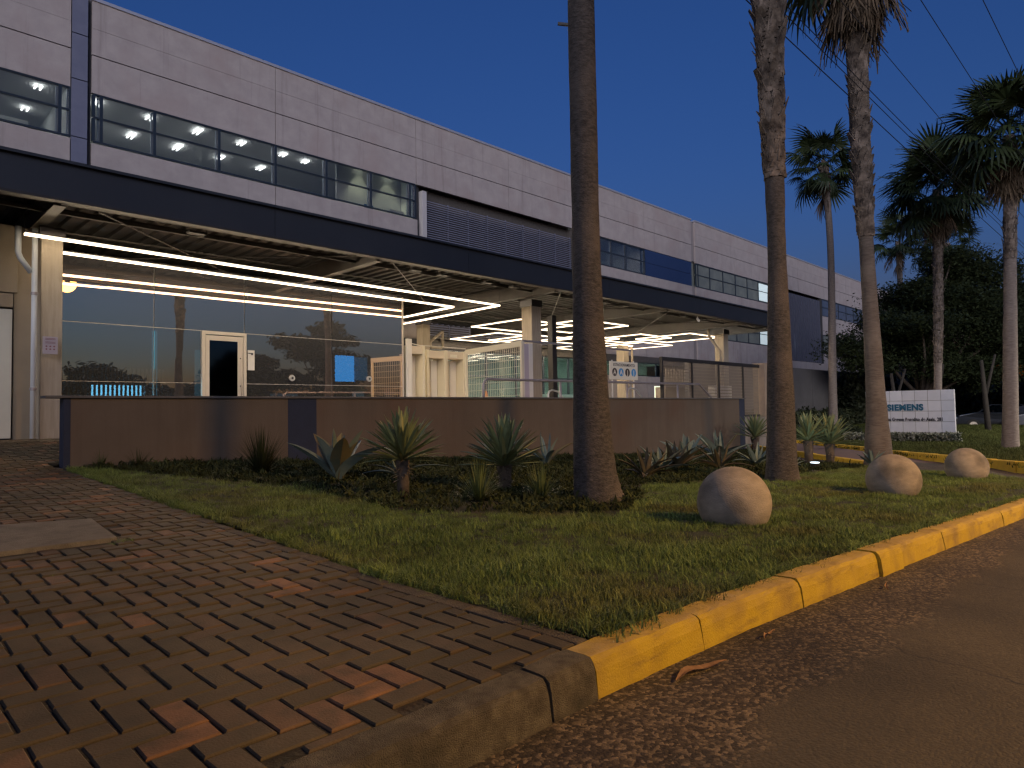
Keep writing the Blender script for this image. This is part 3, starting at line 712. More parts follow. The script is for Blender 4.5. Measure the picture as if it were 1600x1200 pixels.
# ------------------------------------------------------------------ canopy
CN = empty('entrance_canopy', (15,13,4.3), 'wide flat dark steel canopy over the gate and guard house', 'canopy')
xs = [-7,-.5,6.2,11.4,17.4,23.2,30.4]
for a, b_ in zip(xs, xs[1:]): MB().box(a+.005, b_-.005, 12.8, 12.86, 4.47, 5.06).build('fascia_panel', 'fascia', CN)
MB().box(-7,30.4,12.74,12.92,4.425,4.469).build('bottom_flange', 'steel_brown', CN)
MB().box(-7,30.4,12.72,12.9,5.061,5.11).build('top_flange', 'fascia', CN)
MB().box(30.34,30.42,12.87,23.7,4.38,5.06).build('end_fascia', 'fascia', CN)
# ribbed roof deck
b = MB(); x = -7.0; pts = []
while x < 30.3: pts += [(x,4.86),(x+.12,4.86),(x+.16,4.91),(x+.28,4.91)]; x += .32
for (x0,z0),(x1,z1) in zip(pts, pts[1:]): b.quad((x0,12.88,z0),(x1,12.88,z1),(x1,23.7,z1),(x0,23.7,z0))
b.box(-7,30.3,12.88,23.7,4.94,5.0)
b.build('roof_deck', 'deck', CN)
for x in (-9.9,-3.7,2.57,8.8,15.0,21.1,27.25): 
    if x < -7: continue
    b = MB().box(x-.09,x+.09,12.97,23.6,4.40,4.42); b.box(x-.012,x+.012,12.97,23.6,4.42,4.80); b.box(x-.09,x+.09,12.97,23.6,4.80,4.82)
    b.build('beam', 'steel_brown', CN)
for y in (14.9,16.7,18.5,20.3,22.1):
    b = MB().box(-7,30.3,y-.04,y+.04,4.822,4.857); b.build('purlin', 'steel_brown', CN)
b = MB().box(-7,30.3,13.55,13.63,4.60,4.68); b.box(-7,30.3,13.95,14.0,4.52,4.58)
b.build('cable_tray', 'duct', CN)
for x0 in (3.2,9.4,15.6,21.8):      # cross bracing rods
    b = MB().tube([(x0,13.3,4.5),(x0+5.2,18.4,4.5)], .014, 6); b.tube([(x0+5.2,13.3,4.52),(x0,18.4,4.52)], .014, 6)
    b.build('bracing_rod', 'steel_brown', CN)
for i, x in enumerate((5.0,10.4,11.3,12.9,14.0,17.3,18.4,19.5,23.5,25.0)):
    b = MB().box(x-.16,x+.16,13.6,13.8,4.50,4.54); b.tube([(x-.2,13.7,4.5),(x-.2,13.7,4.84)], .008, 5); b.tube([(x+.2,13.7,4.5),(x+.2,13.7,4.84)], .008, 5)
    b.build('service_box', 'deck', CN)

cols = [(2.75,14.62,4.38,.33,'concrete column carrying the canopy at the left of the guard house, with a small notice'),
        (15.55,14.5,4.38,.44,'concrete column in front of the turnstiles, just right of the mesh screen'),
        (28.05,14.5,4.38,.44,'concrete column with downpipe at the right end of the canopy behind the dark fence'),
        (15.5,20.0,4.38,.36,'rear concrete column beside the bent pipes, right of the guard house'),
        (28.2,20.0,4.38,.44,'rear concrete column behind the white parking sign')]
CO = []
for x, y, h, w, lab in cols:
    o = empty('column', (x, y, .53 if x < 24.2 else -.66), lab, 'column', 'columns of the canopy'); CO.append(o)
    b = MB().box(x-w/2, x+w/2, y-w/2, y+w/2, .53 if x < 24.2 else -.66, 4.17)
    b.build('shaft', 'column', o, bevel=.012)
    MB().box(x-w/2-.03, x+w/2+.03, y-w/2-.03, y+w/2+.03, 4.171, 4.379).build('bearing_plate', 'black_steel', o)
# downpipes
def pipe(label, pts, r=.05, mt='pipe_white', clips=()):
    o = empty('downpipe', pts[-1], label, 'pipe')
    b = MB().tube(pts, r, 12); b.build('pipe', mt, o, smooth=True)
    for c in clips: MB().disc(c, (0,0,1), r+.012, .05, 14).build('pipe_clip', 'galvanised', o)
    return o
pipe('white downpipe running down the left side of the notice column', [(2.475,14.40,4.3),(2.475,14.40,.55)], .045, clips=[(2.475,14.40,1.4),(2.475,14.40,3.1)])
pipe('short bent white drain pipe joining the left downpipe below the light strip', [(2.235,14.42,4.3),(2.235,14.42,3.84),(2.27,14.42,3.74),(2.43,14.42,3.50)], .048)
pipe('bent beige pipe leaning from the canopy to the right end column', [(26.7,14.4,4.3),(26.75,14.4,4.0),(27.68,14.4,3.4),(27.74,14.4,.6)], .06, 'column')
pipe('beige downpipe on the rear column behind the parking sign', [(28.55,19.7,4.3),(28.6,19.7,3.6),(28.52,19.65,-.6)], .06, 'column')
pipe('looped beige drain pipes with a triangular bend beside the rear column', [(16.35,19.9,4.0),(16.35,19.9,3.42),(16.28,19.9,3.34),(15.82,19.9,3.34),(15.74,19.9,3.42),(15.74,19.9,3.5),(15.8,19.9,3.58),(16.3,19.9,3.95)], .05, 'column')

# ------------------------------------------------------------------ led light loops
def led(pts, label, z=4.1, closed=True, wd=.027):
    cx = sum(p[0] for p in pts)/len(pts); cyy = sum(p[1] for p in pts)/len(pts)
    o = empty('led_light', (cx, cyy, z), label, 'ceiling light', 'led light lines under the canopy')
    P = list(pts)+([pts[0]] if closed else [])
    for (x0,y0),(x1,y1) in zip(P, P[1:]):
        if x0 == x1: y0, y1 = min(y0,y1)-.028, max(y0,y1)+.028
        b = MB().obox((x0,y0,z),(x1,y1,z), wd, wd*.85); b.build('light_tube', 'led', o)
        MB().obox((x0,y0,z+.036),(x1,y1,z+.030), .13, .02).build('housing', 'black_steel', o)
    w = MB()
    for x, y in pts: w.tube([(x,y,z+.045),(x,y,4.84)], .004, 4)
    w.build('hanger', 'cable', o)
def rect(x0,x1,y0,y1): return [(x0,y0),(x1,y0),(x1,y1),(x0,y1)]
led([(2.27,14.10),(14.2,14.55),(14.45,20.4)], 'outer long angular light strip nearest the fascia above the guard house', closed=False, wd=.042)
led([(1.7,15.2),(13.3,15.65),(13.5,19.4)], 'inner long angular light strip next to the guard house glass', closed=False, wd=.042)
led(rect(16.95,19.75,16.3,18.9), 'square light loop just left of the middle column, second nearest')
led(rect(19.1,21.6,19.75,22.7), 'leftmost square light loop at the back')
led(rect(20.75,23.3,19.3,22.0), 'square light loop at the back overlapping the leftmost one', z=4.09)
led(rect(18.62,21.4,14.9,17.8), 'square light loop nearest the fascia behind the thick palm trunk', z=4.08)
led(rect(24.4,26.85,16.35,18.95), 'square light loop right of the thick palm trunk, overlapped by the rightmost loop')
led(rect(25.75,28.35,14.75,17.5), 'rightmost square light loop by the right end column', z=4.08)
led(rect(26.0,28.5,19.6,22.8), 'rearmost square light loop above the parking sign', z=4.09)
led(rect(27.6,30.2,18.35,21.45), 'square light loop at the right rear corner of the canopy', z=4.11)
led(rect(22.9,25.4,18.2,20.9), 'square light loop in the middle of the rear group', z=4.12)

# ------------------------------------------------------------------ guard house
GH = empty('guard_house', (7.5,16.1,.53), 'guard house with a dark mirror glass front and one white door', 'building')
YK = 16.1
gx = [2.75,4.92,7.0,9.42,11.8]
zr = [.58,1.68,2.93,4.36]
for i, (a, b_) in enumerate(zip(gx, gx[1:])):
    for j, (z0, z1) in enumerate(zip(zr, zr[1:])):
        x0, x1 = a, b_
        if i == 1 and j < 2: x1 = 5.96
        dy = random.uniform(-.0015,.0015)
        MB().quad((x0+.008,YK+dy,z0+.007),(x1-.008,YK-dy,z0+.007),(x1-.008,YK,z1-.007),(x0+.008,YK,z1-.007)).build('glass_panel', 'kiosk_glass', GH)
b = MB()
for i in range(4):
    for z in zr[1:3]:
        x0, x1 = gx[i], gx[i+1]
        if i == 1 and z < 2: x1 = 5.95
        b.box(x0, x1, YK+.004, YK+.02, z-.010, z+.010)
for x in gx[1:-1]:
    b.box(x-.009, x+.009, YK+.022, YK+.034, (.58 if x != 7.0 else 2.95), 4.36)
b.build('seal_line', 'aluminium', GH)
MB().box(2.7,5.95,YK-.03,YK+.1,.53,.58).build('base_strip', 'dark_seal', GH)
MB().box(7.05,11.85,YK-.03,YK+.1,.53,.58).build('base_strip', 'dark_seal', GH)
b = MB().box(2.66,2.72,YK,20.4,.53,4.36); b.box(2.7,11.8,20.3,20.4,.53,4.36); b.box(11.8,11.86,YK+.06,20.4,.53,4.36); b.box(2.7,11.8,YK+.05,20.3,4.37,4.40)
b.build('side_wall', 'dark_wall', GH)
MB().box(11.79,11.83,YK-.02,YK+.03,.53,4.36).build('corner_profile', 'aluminium', GH)
MB().box(2.66,2.76,YK-.03,YK+.02,.53,4.36).build('corner_profile', 'aluminium', GH)
b = MB().box(5.965,6.04,YK-.05,YK+.06,.53,2.93); b.box(6.96,7.035,YK-.05,YK+.06,.53,2.93); b.box(6.04,6.96,YK-.05,YK+.06,2.85,2.93)
b.build('door_frame', 'aluminium', GH, bevel=.004)
dr = MB().box(6.05,6.14,YK-.035,YK+.01,.56,2.83); dr.box(6.82,6.95,YK-.035,YK+.01,.56,2.83); dr.box(6.14,6.82,YK-.035,YK+.01,2.71,2.83); dr.box(6.14,6.82,YK-.035,YK+.01,.56,.70)
dr = dr.build('door', 'aluminium', GH, bevel=.003)
MB().box(6.14,6.82,YK-.018,YK-.012,.70,2.71).build('pane', 'door_glass', dr)
MB().tube([(6.885,YK-.09,1.3),(6.885,YK-.09,2.35)], .013, 8).build('handle', 'aluminium', dr, smooth=True)
for z in (1.35,1.62,2.3): MB().disc((6.885,YK-.036,z),(0,-1,0),.016,.05,8).build('bolt', 'dark_seal', dr)
# intercom portholes
for x, z in ((8.26,1.85),(10.62,1.88)):
    b = MB().tube([(x,YK-.004,z),(x,YK-.03,z)], [.085,.075], 20); o = b.build('speaking_port', 'turnstile', GH, smooth=False)
    MB().disc((x,YK-.031,z),(0,-1,0),.03,.006,12).build('port_hole', 'dark_seal', o)
tag(MB().box(7.08,7.25,YK-.014,YK-.006,2.02,2.52).build('notice', 'paper'), 'white paper notice taped to the glass right of the guard house door', 'notice')
b = MB().box(7.09,7.21,YK-.018,YK-.0145,2.43,2.455); b.box(7.16,7.21,YK-.018,YK-.0145,2.40,2.43)
n_ = bpy.data.objects['notice']; b.build('printed_mark', 'ink', n_)
# inside
rm = empty('x', (0,0,0)); bpy.data.objects.remove(rm)
MB().box(10.2,10.82,17.2,17.25,1.85,2.62).build('wall_screen', 'screen_cyan', GH)
MB().box(10.8,11.35,17.3,17.34,1.9,2.6).build('side_screen', emit('dim_cyan', (.02,.16,.28), 2.0), GH)
for x in (4.95,5.02): pass
MB().box(4.35,5.55,18.9,18.95,1.15,1.72).build('lamp_strip', 'cyan_lamp', GH)
b = MB(); x = 3.6
while x < 5.7: b.box(x, x+.05, 17.95, 17.97, .7, 2.1); x += .095
b.build('vertical_blind', 'room_white', GH)['kind'] = 'stuff'
MB().box(5.55,5.65,18.2,18.3,.6,3.1).build('door_edge', emit('cyan_edge', (.03,.28,.38), 1.8), GH)  # both door edges emit by themselves, cyan light put into their material
MB().box(6.75,7.15,18.6,18.7,.6,2.7).build('door_edge', emit('cyan_edge2', (.03,.2,.27), 1.5), GH)
b = MB().box(7.3,11.7,17.0,17.7,1.28,1.32); b.build('desk', 'room_floor', GH)
o = MB().box(11.15,11.5,17.05,17.1,1.36,1.66).build('monitor', 'dark_seal', GH)
b = MB().box(11.55,11.78,16.4,16.7,1.35,1.62); b.build('printer', 'white_steel', GH)
MB().box(8.2,9.0,17.2,17.22,1.4,1.48).build('monitor', emit('mon_glow', (.4,.7,.9), .25), GH)
MB().box(10.7,11.1,17.1,17.12,1.4,1.55).build('monitor', emit('mon_glow2', (.4,.8,.9), .35), GH)

for nm_ in ('guard_house',): bpy.data.objects[nm_].location += Vector((.16,.35,0))
bpy.data.objects['notice'].location += Vector((.16,.345,0))
# plaque on the column
pl = tag(MB().box(2.585,2.81,14.270,14.283,2.05,2.36).build('plaque', 'plaque'), 'small pinkish notice plate with printed symbols fixed to the left column', 'notice')
b = MB()
for z in (2.325,2.305,2.26,2.24): b.box(2.62,2.775,14.266,14.2695,z,z+.007)
for i in range(3):
    for j in range(2): b.disc((2.64+.058*i,14.2695,2.135+.05*j),(0,-1,0),.015,.002,8)
b.build('printed_mark', 'plaque_ink', pl)

# left side wall with door
LW = empty('side_wall', (0,15.05,.53), 'beige rendered wall with panel joints at the left edge behind the column', 'wall')
MB().box(-9,2.34,15.06,15.3,3.21,4.45).build('wall_panel', 'beige_wall', LW, bevel=.01)
MB().box(-9,2.27,15.055,15.3,2.94,3.19).build('wall_panel', 'beige_wall', LW)
MB().box(2.29,2.75,15.10,15.3,.5,4.45).build('wall_panel', 'beige_wall', LW)
MB().box(-9,2.34,15.17,15.3,.5,4.4).build('wall_core', 'dark_wall', LW)
for x0,x1 in ((1.22,2.26),(.16,1.20),(-.9,.14)): MB().box(x0,x1,15.06,15.12,.55,2.90).build('door_leaf', 'door_white', LW, bevel=.006)
MB().box(-9,-.95,15.06,15.15,.5,2.92).build('wall_panel', 'beige_wall', LW)

# ------------------------------------------------------------------ low parapet wall
PW = empty('low_wall', (12,10.5,0), 'long low brown wall with thin cap and navy bands in front of the guard house', 'wall')
x0s = [2.14,2.22,5.30,5.82,21.42,21.80]
for i, (a, b_) in enumerate(zip(x0s, x0s[1:])):
    mt = 'parapet' if i % 2 else 'navy'
    o = MB().box(a, b_, 10.5+(.0 if i % 2 else -.003), 10.72, -1.0, 1.165).build('wall_face' if i % 2 else 'navy_band', mt, PW)
MB().box(1.93,21.84,10.46,10.78,1.166,1.20).build('cap', 'cap', PW, bevel=.004)

# ------------------------------------------------------------------ things on the platform
hr = empty('handrail', (15,11.5,.53), 'grey tubular handrail with rounded end behind the low wall', 'handrail')
MB().tube([(10.65,11.5,.53),(10.65,11.5,1.5),(10.68,11.5,1.59),(10.76,11.5,1.65),(20.6,11.5,1.69),(21.55,11.5,1.15),(21.9,11.5,.9)], .033, 10).build('rail', 'galvanised', hr, smooth=True)
for x in (13.4,16.4,19.2): MB().tube([(x,11.5,.53),(x,11.5,1.65)], .035, 10).build('post', 'galvanised', hr, smooth=True)
# cream mesh screen
ms = empty('mesh_screen', (13.6,14,.53), 'cream framed welded mesh screen left of the middle column', 'screen')
A = Vector((13.92,15.8,.53)); B_ = Vector((13.30,12.75,.53)); d = (B_-A); L_ = d.length; d.normalize(); Hh = 2.22
b = MB()
for t in (0, L_-.05): p = A+d*t; b.box(p.x-.04,p.x+.04,p.y-.04,p.y+.04,.53,.53+Hh+.05)
b.obox(A+Vector((0,0,Hh)), B_+Vector((0,0,Hh)), .06, .16); b.obox(A+Vector((0,0,.1)), B_+Vector((0,0,.1)), .06, .1)
b.build('frame', 'cream_steel', ms)
b = MB(); t = .1
while t < L_-.1: p = A+d*t; b.tube([p+Vector((0,0,.1)), p+Vector((0,0,Hh))], .007, 4, False); t += .1
z = .2
while z < Hh: b.tube([A+Vector((.01,0,z)), B_+Vector((.01,0,z))], .006, 4, False); z += .2
b.build('wire_mesh', 'cream_steel', ms)
# gate frame right of it
gf = empty('access_gate', (14.1,13.2,.53), 'pale full height gate panel between the mesh screen and the middle column', 'gate')
MB().box(14.02,14.10,13.45,13.53,.53,2.9).build('post', 'white_steel', gf)
MB().box(14.13,14.34,13.5,13.54,.53,2.86).build('panel', mat('pale_panel', (.52,.46,.52), rough=.5), gf)
MB().box(14.34,14.50,13.49,13.55,.53,2.88).build('panel', 'white_steel', gf)
b = MB().box(14.0,19.5,13.45,13.53,2.9,2.96); b.build('top_rail', 'galvanised', gf)
for x in (16.9,): MB().box(x,x+.03,13.47,13.5,.53,2.9).build('slim_post', 'white_steel', gf)
# tall cream turnstile cabinets / portals
def portal(x0, x1, y, h, lab, mt='cream_panel', header=True):
    o = empty('access_portal', ((x0+x1)/2, y, .53), lab, 'gate', 'cream access portals')
    MB().box(x0,x0+.09,y-.3,y+.3,.53,h).build('side_panel', 'cream_steel', o, bevel=.008)
    MB().box(x1-.09,x1,y-.3,y+.3,.53,h).build('side_panel', 'cream_steel', o, bevel=.008)
    if header: MB().box(x0+.09,x1-.09,y-.28,y+.28,h-.26,h-.02).build('header', mt, o, bevel=.005)
    MB().box(x0+.12,x0+.12+(x1-x0)*.42,y+.1,y+.14,.56,h-.3).build('door_leaf', mt, o)
    MB().box(x1-.12-(x1-x0)*.3,x1-.12,y+.05,y+.09,.56,h-.3).build('door_leaf', 'white_steel', o)
    return o
portal(12.25,12.85,16.8,2.95,'cream access portal directly beside the guard house corner')
portal(13.15,13.95,17.1,2.88,'cream access portal in the middle of the row left of the mesh screen')
portal(14.0,14.85,17.2,2.9,'cream access portal nearest the mesh screen with a small label plate')
MB().box(14.2,14.5,16.915,16.922,2.68,2.78).build('label_plate', 'sign_white', bpy.data.objects['access_portal.002'])
MB().box(12.86,13.14,17.1,17.2,.53,2.9).build('filler_panel', 'cream_panel', bpy.data.objects['access_portal.001'])
tag(MB().box(12.08,12.24,16.36,16.46,.53,3.12).build('gate_post', 'white_steel'), 'white square post at the right corner of the guard house', 'post')
b = MB().tube([(12.2,16.45,3.0),(12.8,16.7,2.98),(13.3,16.75,2.99),(13.9,15.8,2.86)], .010, 6)
tag(b.build('overhead_cable', 'white_steel'), 'thin white cable sagging above the cream portals', 'cable')
# turnstiles further right
for i, (x, y, lab) in enumerate(((17.1,15.0,'dark square mast right of the middle column'), )):
    o = empty('mast', (x, y, .53), lab, 'post'); MB().box(x-.11,x+.11,y-.11,y+.11,.53,4.1).build('shaft', 'black_steel', o)
for i, (x, y, lab) in enumerate(((16.4,14.6,'low tubular turnstile just right of the middle column'),(18.9,15.4,'low tubular turnstile left of the thick palm trunk'),(17.4,12.2,'low tubular barrier in front of the parking sign'))):
    o = empty('turnstile', (x, y, .53), lab, 'turnstile', 'tubular turnstiles')
    MB().tube([(x,y,.53),(x,y,1.42),(x+.06,y,1.52),(x+.2,y,1.56),(x+.5,y,1.5),(x+.75,y,1.3),(x+.8,y,.53)], .03, 8).build('tube_frame', 'turnstile', o, smooth=True)
    MB().box(x+.15,x+.65,y-.1,y+.1,.55,1.25).build('housing', 'turnstile', o, bevel=.02)
tag(MB().box(18.5,21.5,17.0,17.1,.53,1.5).build('counter', mat('teal_counter', (.25,.42,.40), rough=.4)), 'pale teal counter panel left of the thick palm trunk', 'counter')
o = empty('traffic_cone', (13.75,16.2,.53), 'orange traffic cone standing behind the cream mesh screen', 'cone')
o.location = (14.8,15.9,.53)
MB().tube([(14.8,15.9,.57),(14.8,15.9,1.55)], [.26,.06], 14).build('cone', 'orange', o, smooth=True)
MB().box(14.5,15.1,15.6,16.2,.53,.57).build('base', 'orange', o)

# parking sign
ps = empty('parking_sign', (17.0,12.2,.53), 'white parking sign with four round letter symbols on two posts', 'sign')
MB().box(16.50,17.98,12.18,12.21,1.80,2.36).build('board', 'sign_white', ps, bevel=.01)
for x in (16.68,17.82): MB().tube([(x,12.23,.53),(x,12.23,2.40)], .022, 8).build('post', 'white_steel', ps, smooth=True)
me = text_mesh('ESTACIONAMENTO', .125, .002, .001, 'CENTER', sx=.95); me.materials.append(M['ink'])
add('lettering', me, ps, Vector((17.24,12.175,2.215))-ps.location, (R(90),0,0))
for i, (ch, mt) in enumerate((('A','sign_brown'),('A','sign_blue'),('J','sign_brown'),('J','sign_blue'))):
    x = 16.74+i*.335
    o = MB().disc((x,12.178,2.03),(0,-1,0),.125,.004,28).build('symbol_disc', mt, ps)
    me = text_mesh(ch, .21, .002, .004, 'CENTER'); me.materials.append(M['sign_white'])
    add('letter', me, o, Vector((x,12.1735,1.958))-ps.location, (R(90),0,0))

# dark fence with mesh
df = empty('mesh_fence', (21.8,11.9,-.6), 'dark framed wire mesh fence with four bays at the right of the low wall', 'fence')
yf = 11.8
MB().box(18.72,25.78,yf-.05,yf+.05,2.44,2.56).build('top_rail', 'black_steel', df)
for x in (18.76,20.62,22.5,24.4): MB().box(x-.035,x+.035,yf-.045,yf+.045,-.6 if x > 24 else .5,2.44).build('post', 'black_steel', df)
for x0, x1, zb in ((18.8,20.58,.6),(20.66,22.46,.6),(22.54,24.36,.6),(24.44,25.76,.6)):
    b = MB(); x = x0+.03; 
    while x < x1: b.box(x-.009,x+.009,yf-.014,yf-.002,zb,2.43); x += .062
    z = zb
    while z < 2.43: b.box(x0,x1,yf+.0,yf+.008,z-.012,z+.012); z += .115
    b.build('mesh_panel', 'mesh_brown', df)
b = MB().box(24.44,25.76,yf-.04,yf+.04,.52,.6)
for z in (.05,-.15,-.35): b.box(24.44,25.76,yf-.02,yf+.02,z,z+.04)
b.build('lower_rail', 'black_steel', df)
tag(MB().box(25.8,26.36,11.55,12.05,-.8,2.62).build('gate_pillar', 'pillar', bevel=.01), 'square beige gate pillar at the right end of the dark mesh fence', 'pillar')
lb = empty('louvred_enclosure', (20.5,15.0,.53), 'low dark ribbed enclosure seen through the left bays of the dark fence', 'enclosure')
b = MB(); x = 27.4
while x < 29.8: b.box(x,x+.07,17.0,17.05,1.95,2.75); x += .14
b.box(27.4,29.8,17.06,17.6,-.3,1.9)
b.build('rib', M['mesh_brown'], lb)['kind'] = 'stuff'
tag(MB().box(31.2,31.6,20.0,20.1,.2,2.1).build('lit_panel', emit('lit_panel', (.9,1,.75), 1.1)), 'small bright upright light box beside the first post of the dark fence', 'light')
eb = empty('pale_cabinet', (26.8,13.2,-.6), 'pale ribbed cabinet behind the fence, left of the right end column', 'cabinet')
b = MB(); x = 24.9
while x < 26.3: b.box(x,x+.085,13.2,13.5,-.6,1.78); x += .1
b.build('rib', M['white_steel'], eb)

# camera under the canopy
sc_ = empty('security_camera', (23.2,12.95,4.3), 'small white security camera below the canopy fascia', 'camera')
MB().tube([(23.2,12.95,4.38),(23.2,12.95,4.28)], .02, 8).build('bracket', 'white_steel', sc_)
MB().tube([(23.25,12.98,4.30),(23.08,12.83,4.2)], [.05,.045], 12).build('housing', 'white_steel', sc_)

# boundary wall, far right
BW = empty('boundary_wall', (45,15,-.6), 'plain dark grey concrete boundary wall behind the driveway hedge', 'wall')
x = 26.5
while x < 62: MB().box(x+.01, x+3.5, 15.3, 15.5, -.7, 3.05+.0).build('wall_panel', 'bound_wall', BW); x += 3.52

# ------------------------------------------------------------------ tiled wall sign
SG = empty('wall_sign', (30.3,7.7,-.62), 'free standing white tiled wall sign with petrol blue lettering and a street address', 'sign')
p0 = Vector((30.16,9.24,-.64)); p1 = Vector((30.47,6.16,-.64)); dd = (p1-p0); SLn = dd.length; dd.normalize(); nn = Vector((dd.y,-dd.x,0))
if nn.x > 0: nn = -nn
SGH = 2.09
SG.location = p0; SG.rotation_euler.z = math.atan2(dd.y, dd.x)      # local x runs along the sign, local -y faces the street
def sgbox(x0,x1,y0,y1,z0,z1): return MB().box(x0,x1,y0,y1,z0,z1)
def sgadd(b, name, mt, bevel=0):
    o = add(name, b.mesh(name, M[mt]), SG)
    if bevel: q = o.modifiers.new('b','BEVEL'); q.width = bevel; q.segments = 2
    return o
sgadd(sgbox(.01,SLn-.01,.02,.28,0,SGH-.01), 'body', 'concrete')
nc, nr = 7, 5; tw = SLn/nc; th = SGH/nr
for i in range(nc):
    for j in range(nr): sgadd(sgbox(i*tw+.006,(i+1)*tw-.006,-.004+random.uniform(-.002,.002),.02,j*th+.006,(j+1)*th-.006), 'tile', 'tile', .004)
sgadd(sgbox(SLn-.009,SLn,.0,.28,0,SGH), 'side_face', 'tile'); 
me = text_mesh('SIEMENS', .33, .008, .018, 'LEFT', fit=1.27); me.materials.append(M['petrol']); add('lettering', me, SG, (.79,-.014,1.30), (R(90),0,0))
me = text_mesh('Rua Gerson Benedito de Assis. 281', .185, .006, .0075, 'LEFT', fit=1.98); me.materials.append(M['ink']); add('lettering', me, SG, (.70,-.012,.87), (R(90),0,0))

# ------------------------------------------------------------------ palms
def lerp_path(pts, n):
    out = []
    for i in range(n+1):
        t = i/n*(len(pts)-1); k = min(int(t), len(pts)-2); f = t-k
        # catmull-rom for smoothness
        a, b, c, d = pts[max(k-1,0)], pts[k], pts[k+1], pts[min(k+2,len(pts)-1)]
        out.append(tuple(.5*((2*b[q])+(-a[q]+c[q])*f+(2*a[q]-5*b[q]+4*c[q]-d[q])*f*f+(-a[q]+3*b[q]-3*c[q]+d[q])*f**3) for q in range(4)))
    return out
def frond_mesh(nseg=26, r=.62, pet=.75, droop=.5, seed=0, mt='frond', spread=128):
    rnd = random.Random(seed); b = MB()
    # local: petiole along +X, fan at its end; Z up
    def P(s): return Vector((s, 0, -.12*s*s))
    for i in range(4):
        a, c = P(pet*i/4), P(pet*(i+1)/4); w = .016-.002*i
        b.quad((a.x,-w,a.z),(c.x,-w,c.z),(c.x,w,c.z),(a.x,w,a.z))
    base = P(pet)
    for k in range(nseg):
        an = R(-spread+2*spread*(k+.5)/nseg); L_ = r*(1-.28*abs(an)/R(spread))*rnd.uniform(.88,1.08)
        dx, dy = math.cos(an), math.sin(an); px, py = -dy, dx; w0 = .006; w1 = L_*math.tan(R(spread/nseg))*.95
        pts = []
        for t, w in ((0,w0),(.5,w1*.55),(.75,w1*.42),(1.0,.002)):
            dz = -droop*(t**2.2)*L_*rnd.uniform(.7,1.2)+.07*t*L_*(1-abs(an)/R(spread))
            c = base+Vector((dx*t*L_, dy*t*L_, dz-.10*t*L_*abs(an)))
            pts.append((c+Vector((px*w,py*w,.012*(k%2))), c-Vector((px*w,py*w,-.012*((k+1)%2)))))
        for (a0,a1),(c0,c1) in zip(pts, pts[1:]): b.quad(a0,a1,c1,c0)
    return b.mesh('frond', M[mt])
FR = [frond_mesh(seed=s, r=.55+.1*(s%3), pet=.6+.12*(s%4), droop=.35+.15*(s%3)) for s in range(6)]
FRH = [frond_mesh(nseg=34, seed=s+50, r=.60, pet=.8, droop=.6) for s in range(3)]
FD = [frond_mesh(nseg=16, seed=s+20, r=.85, pet=.45, droop=.25, mt='frond_dead', spread=34) for s in range(5)]
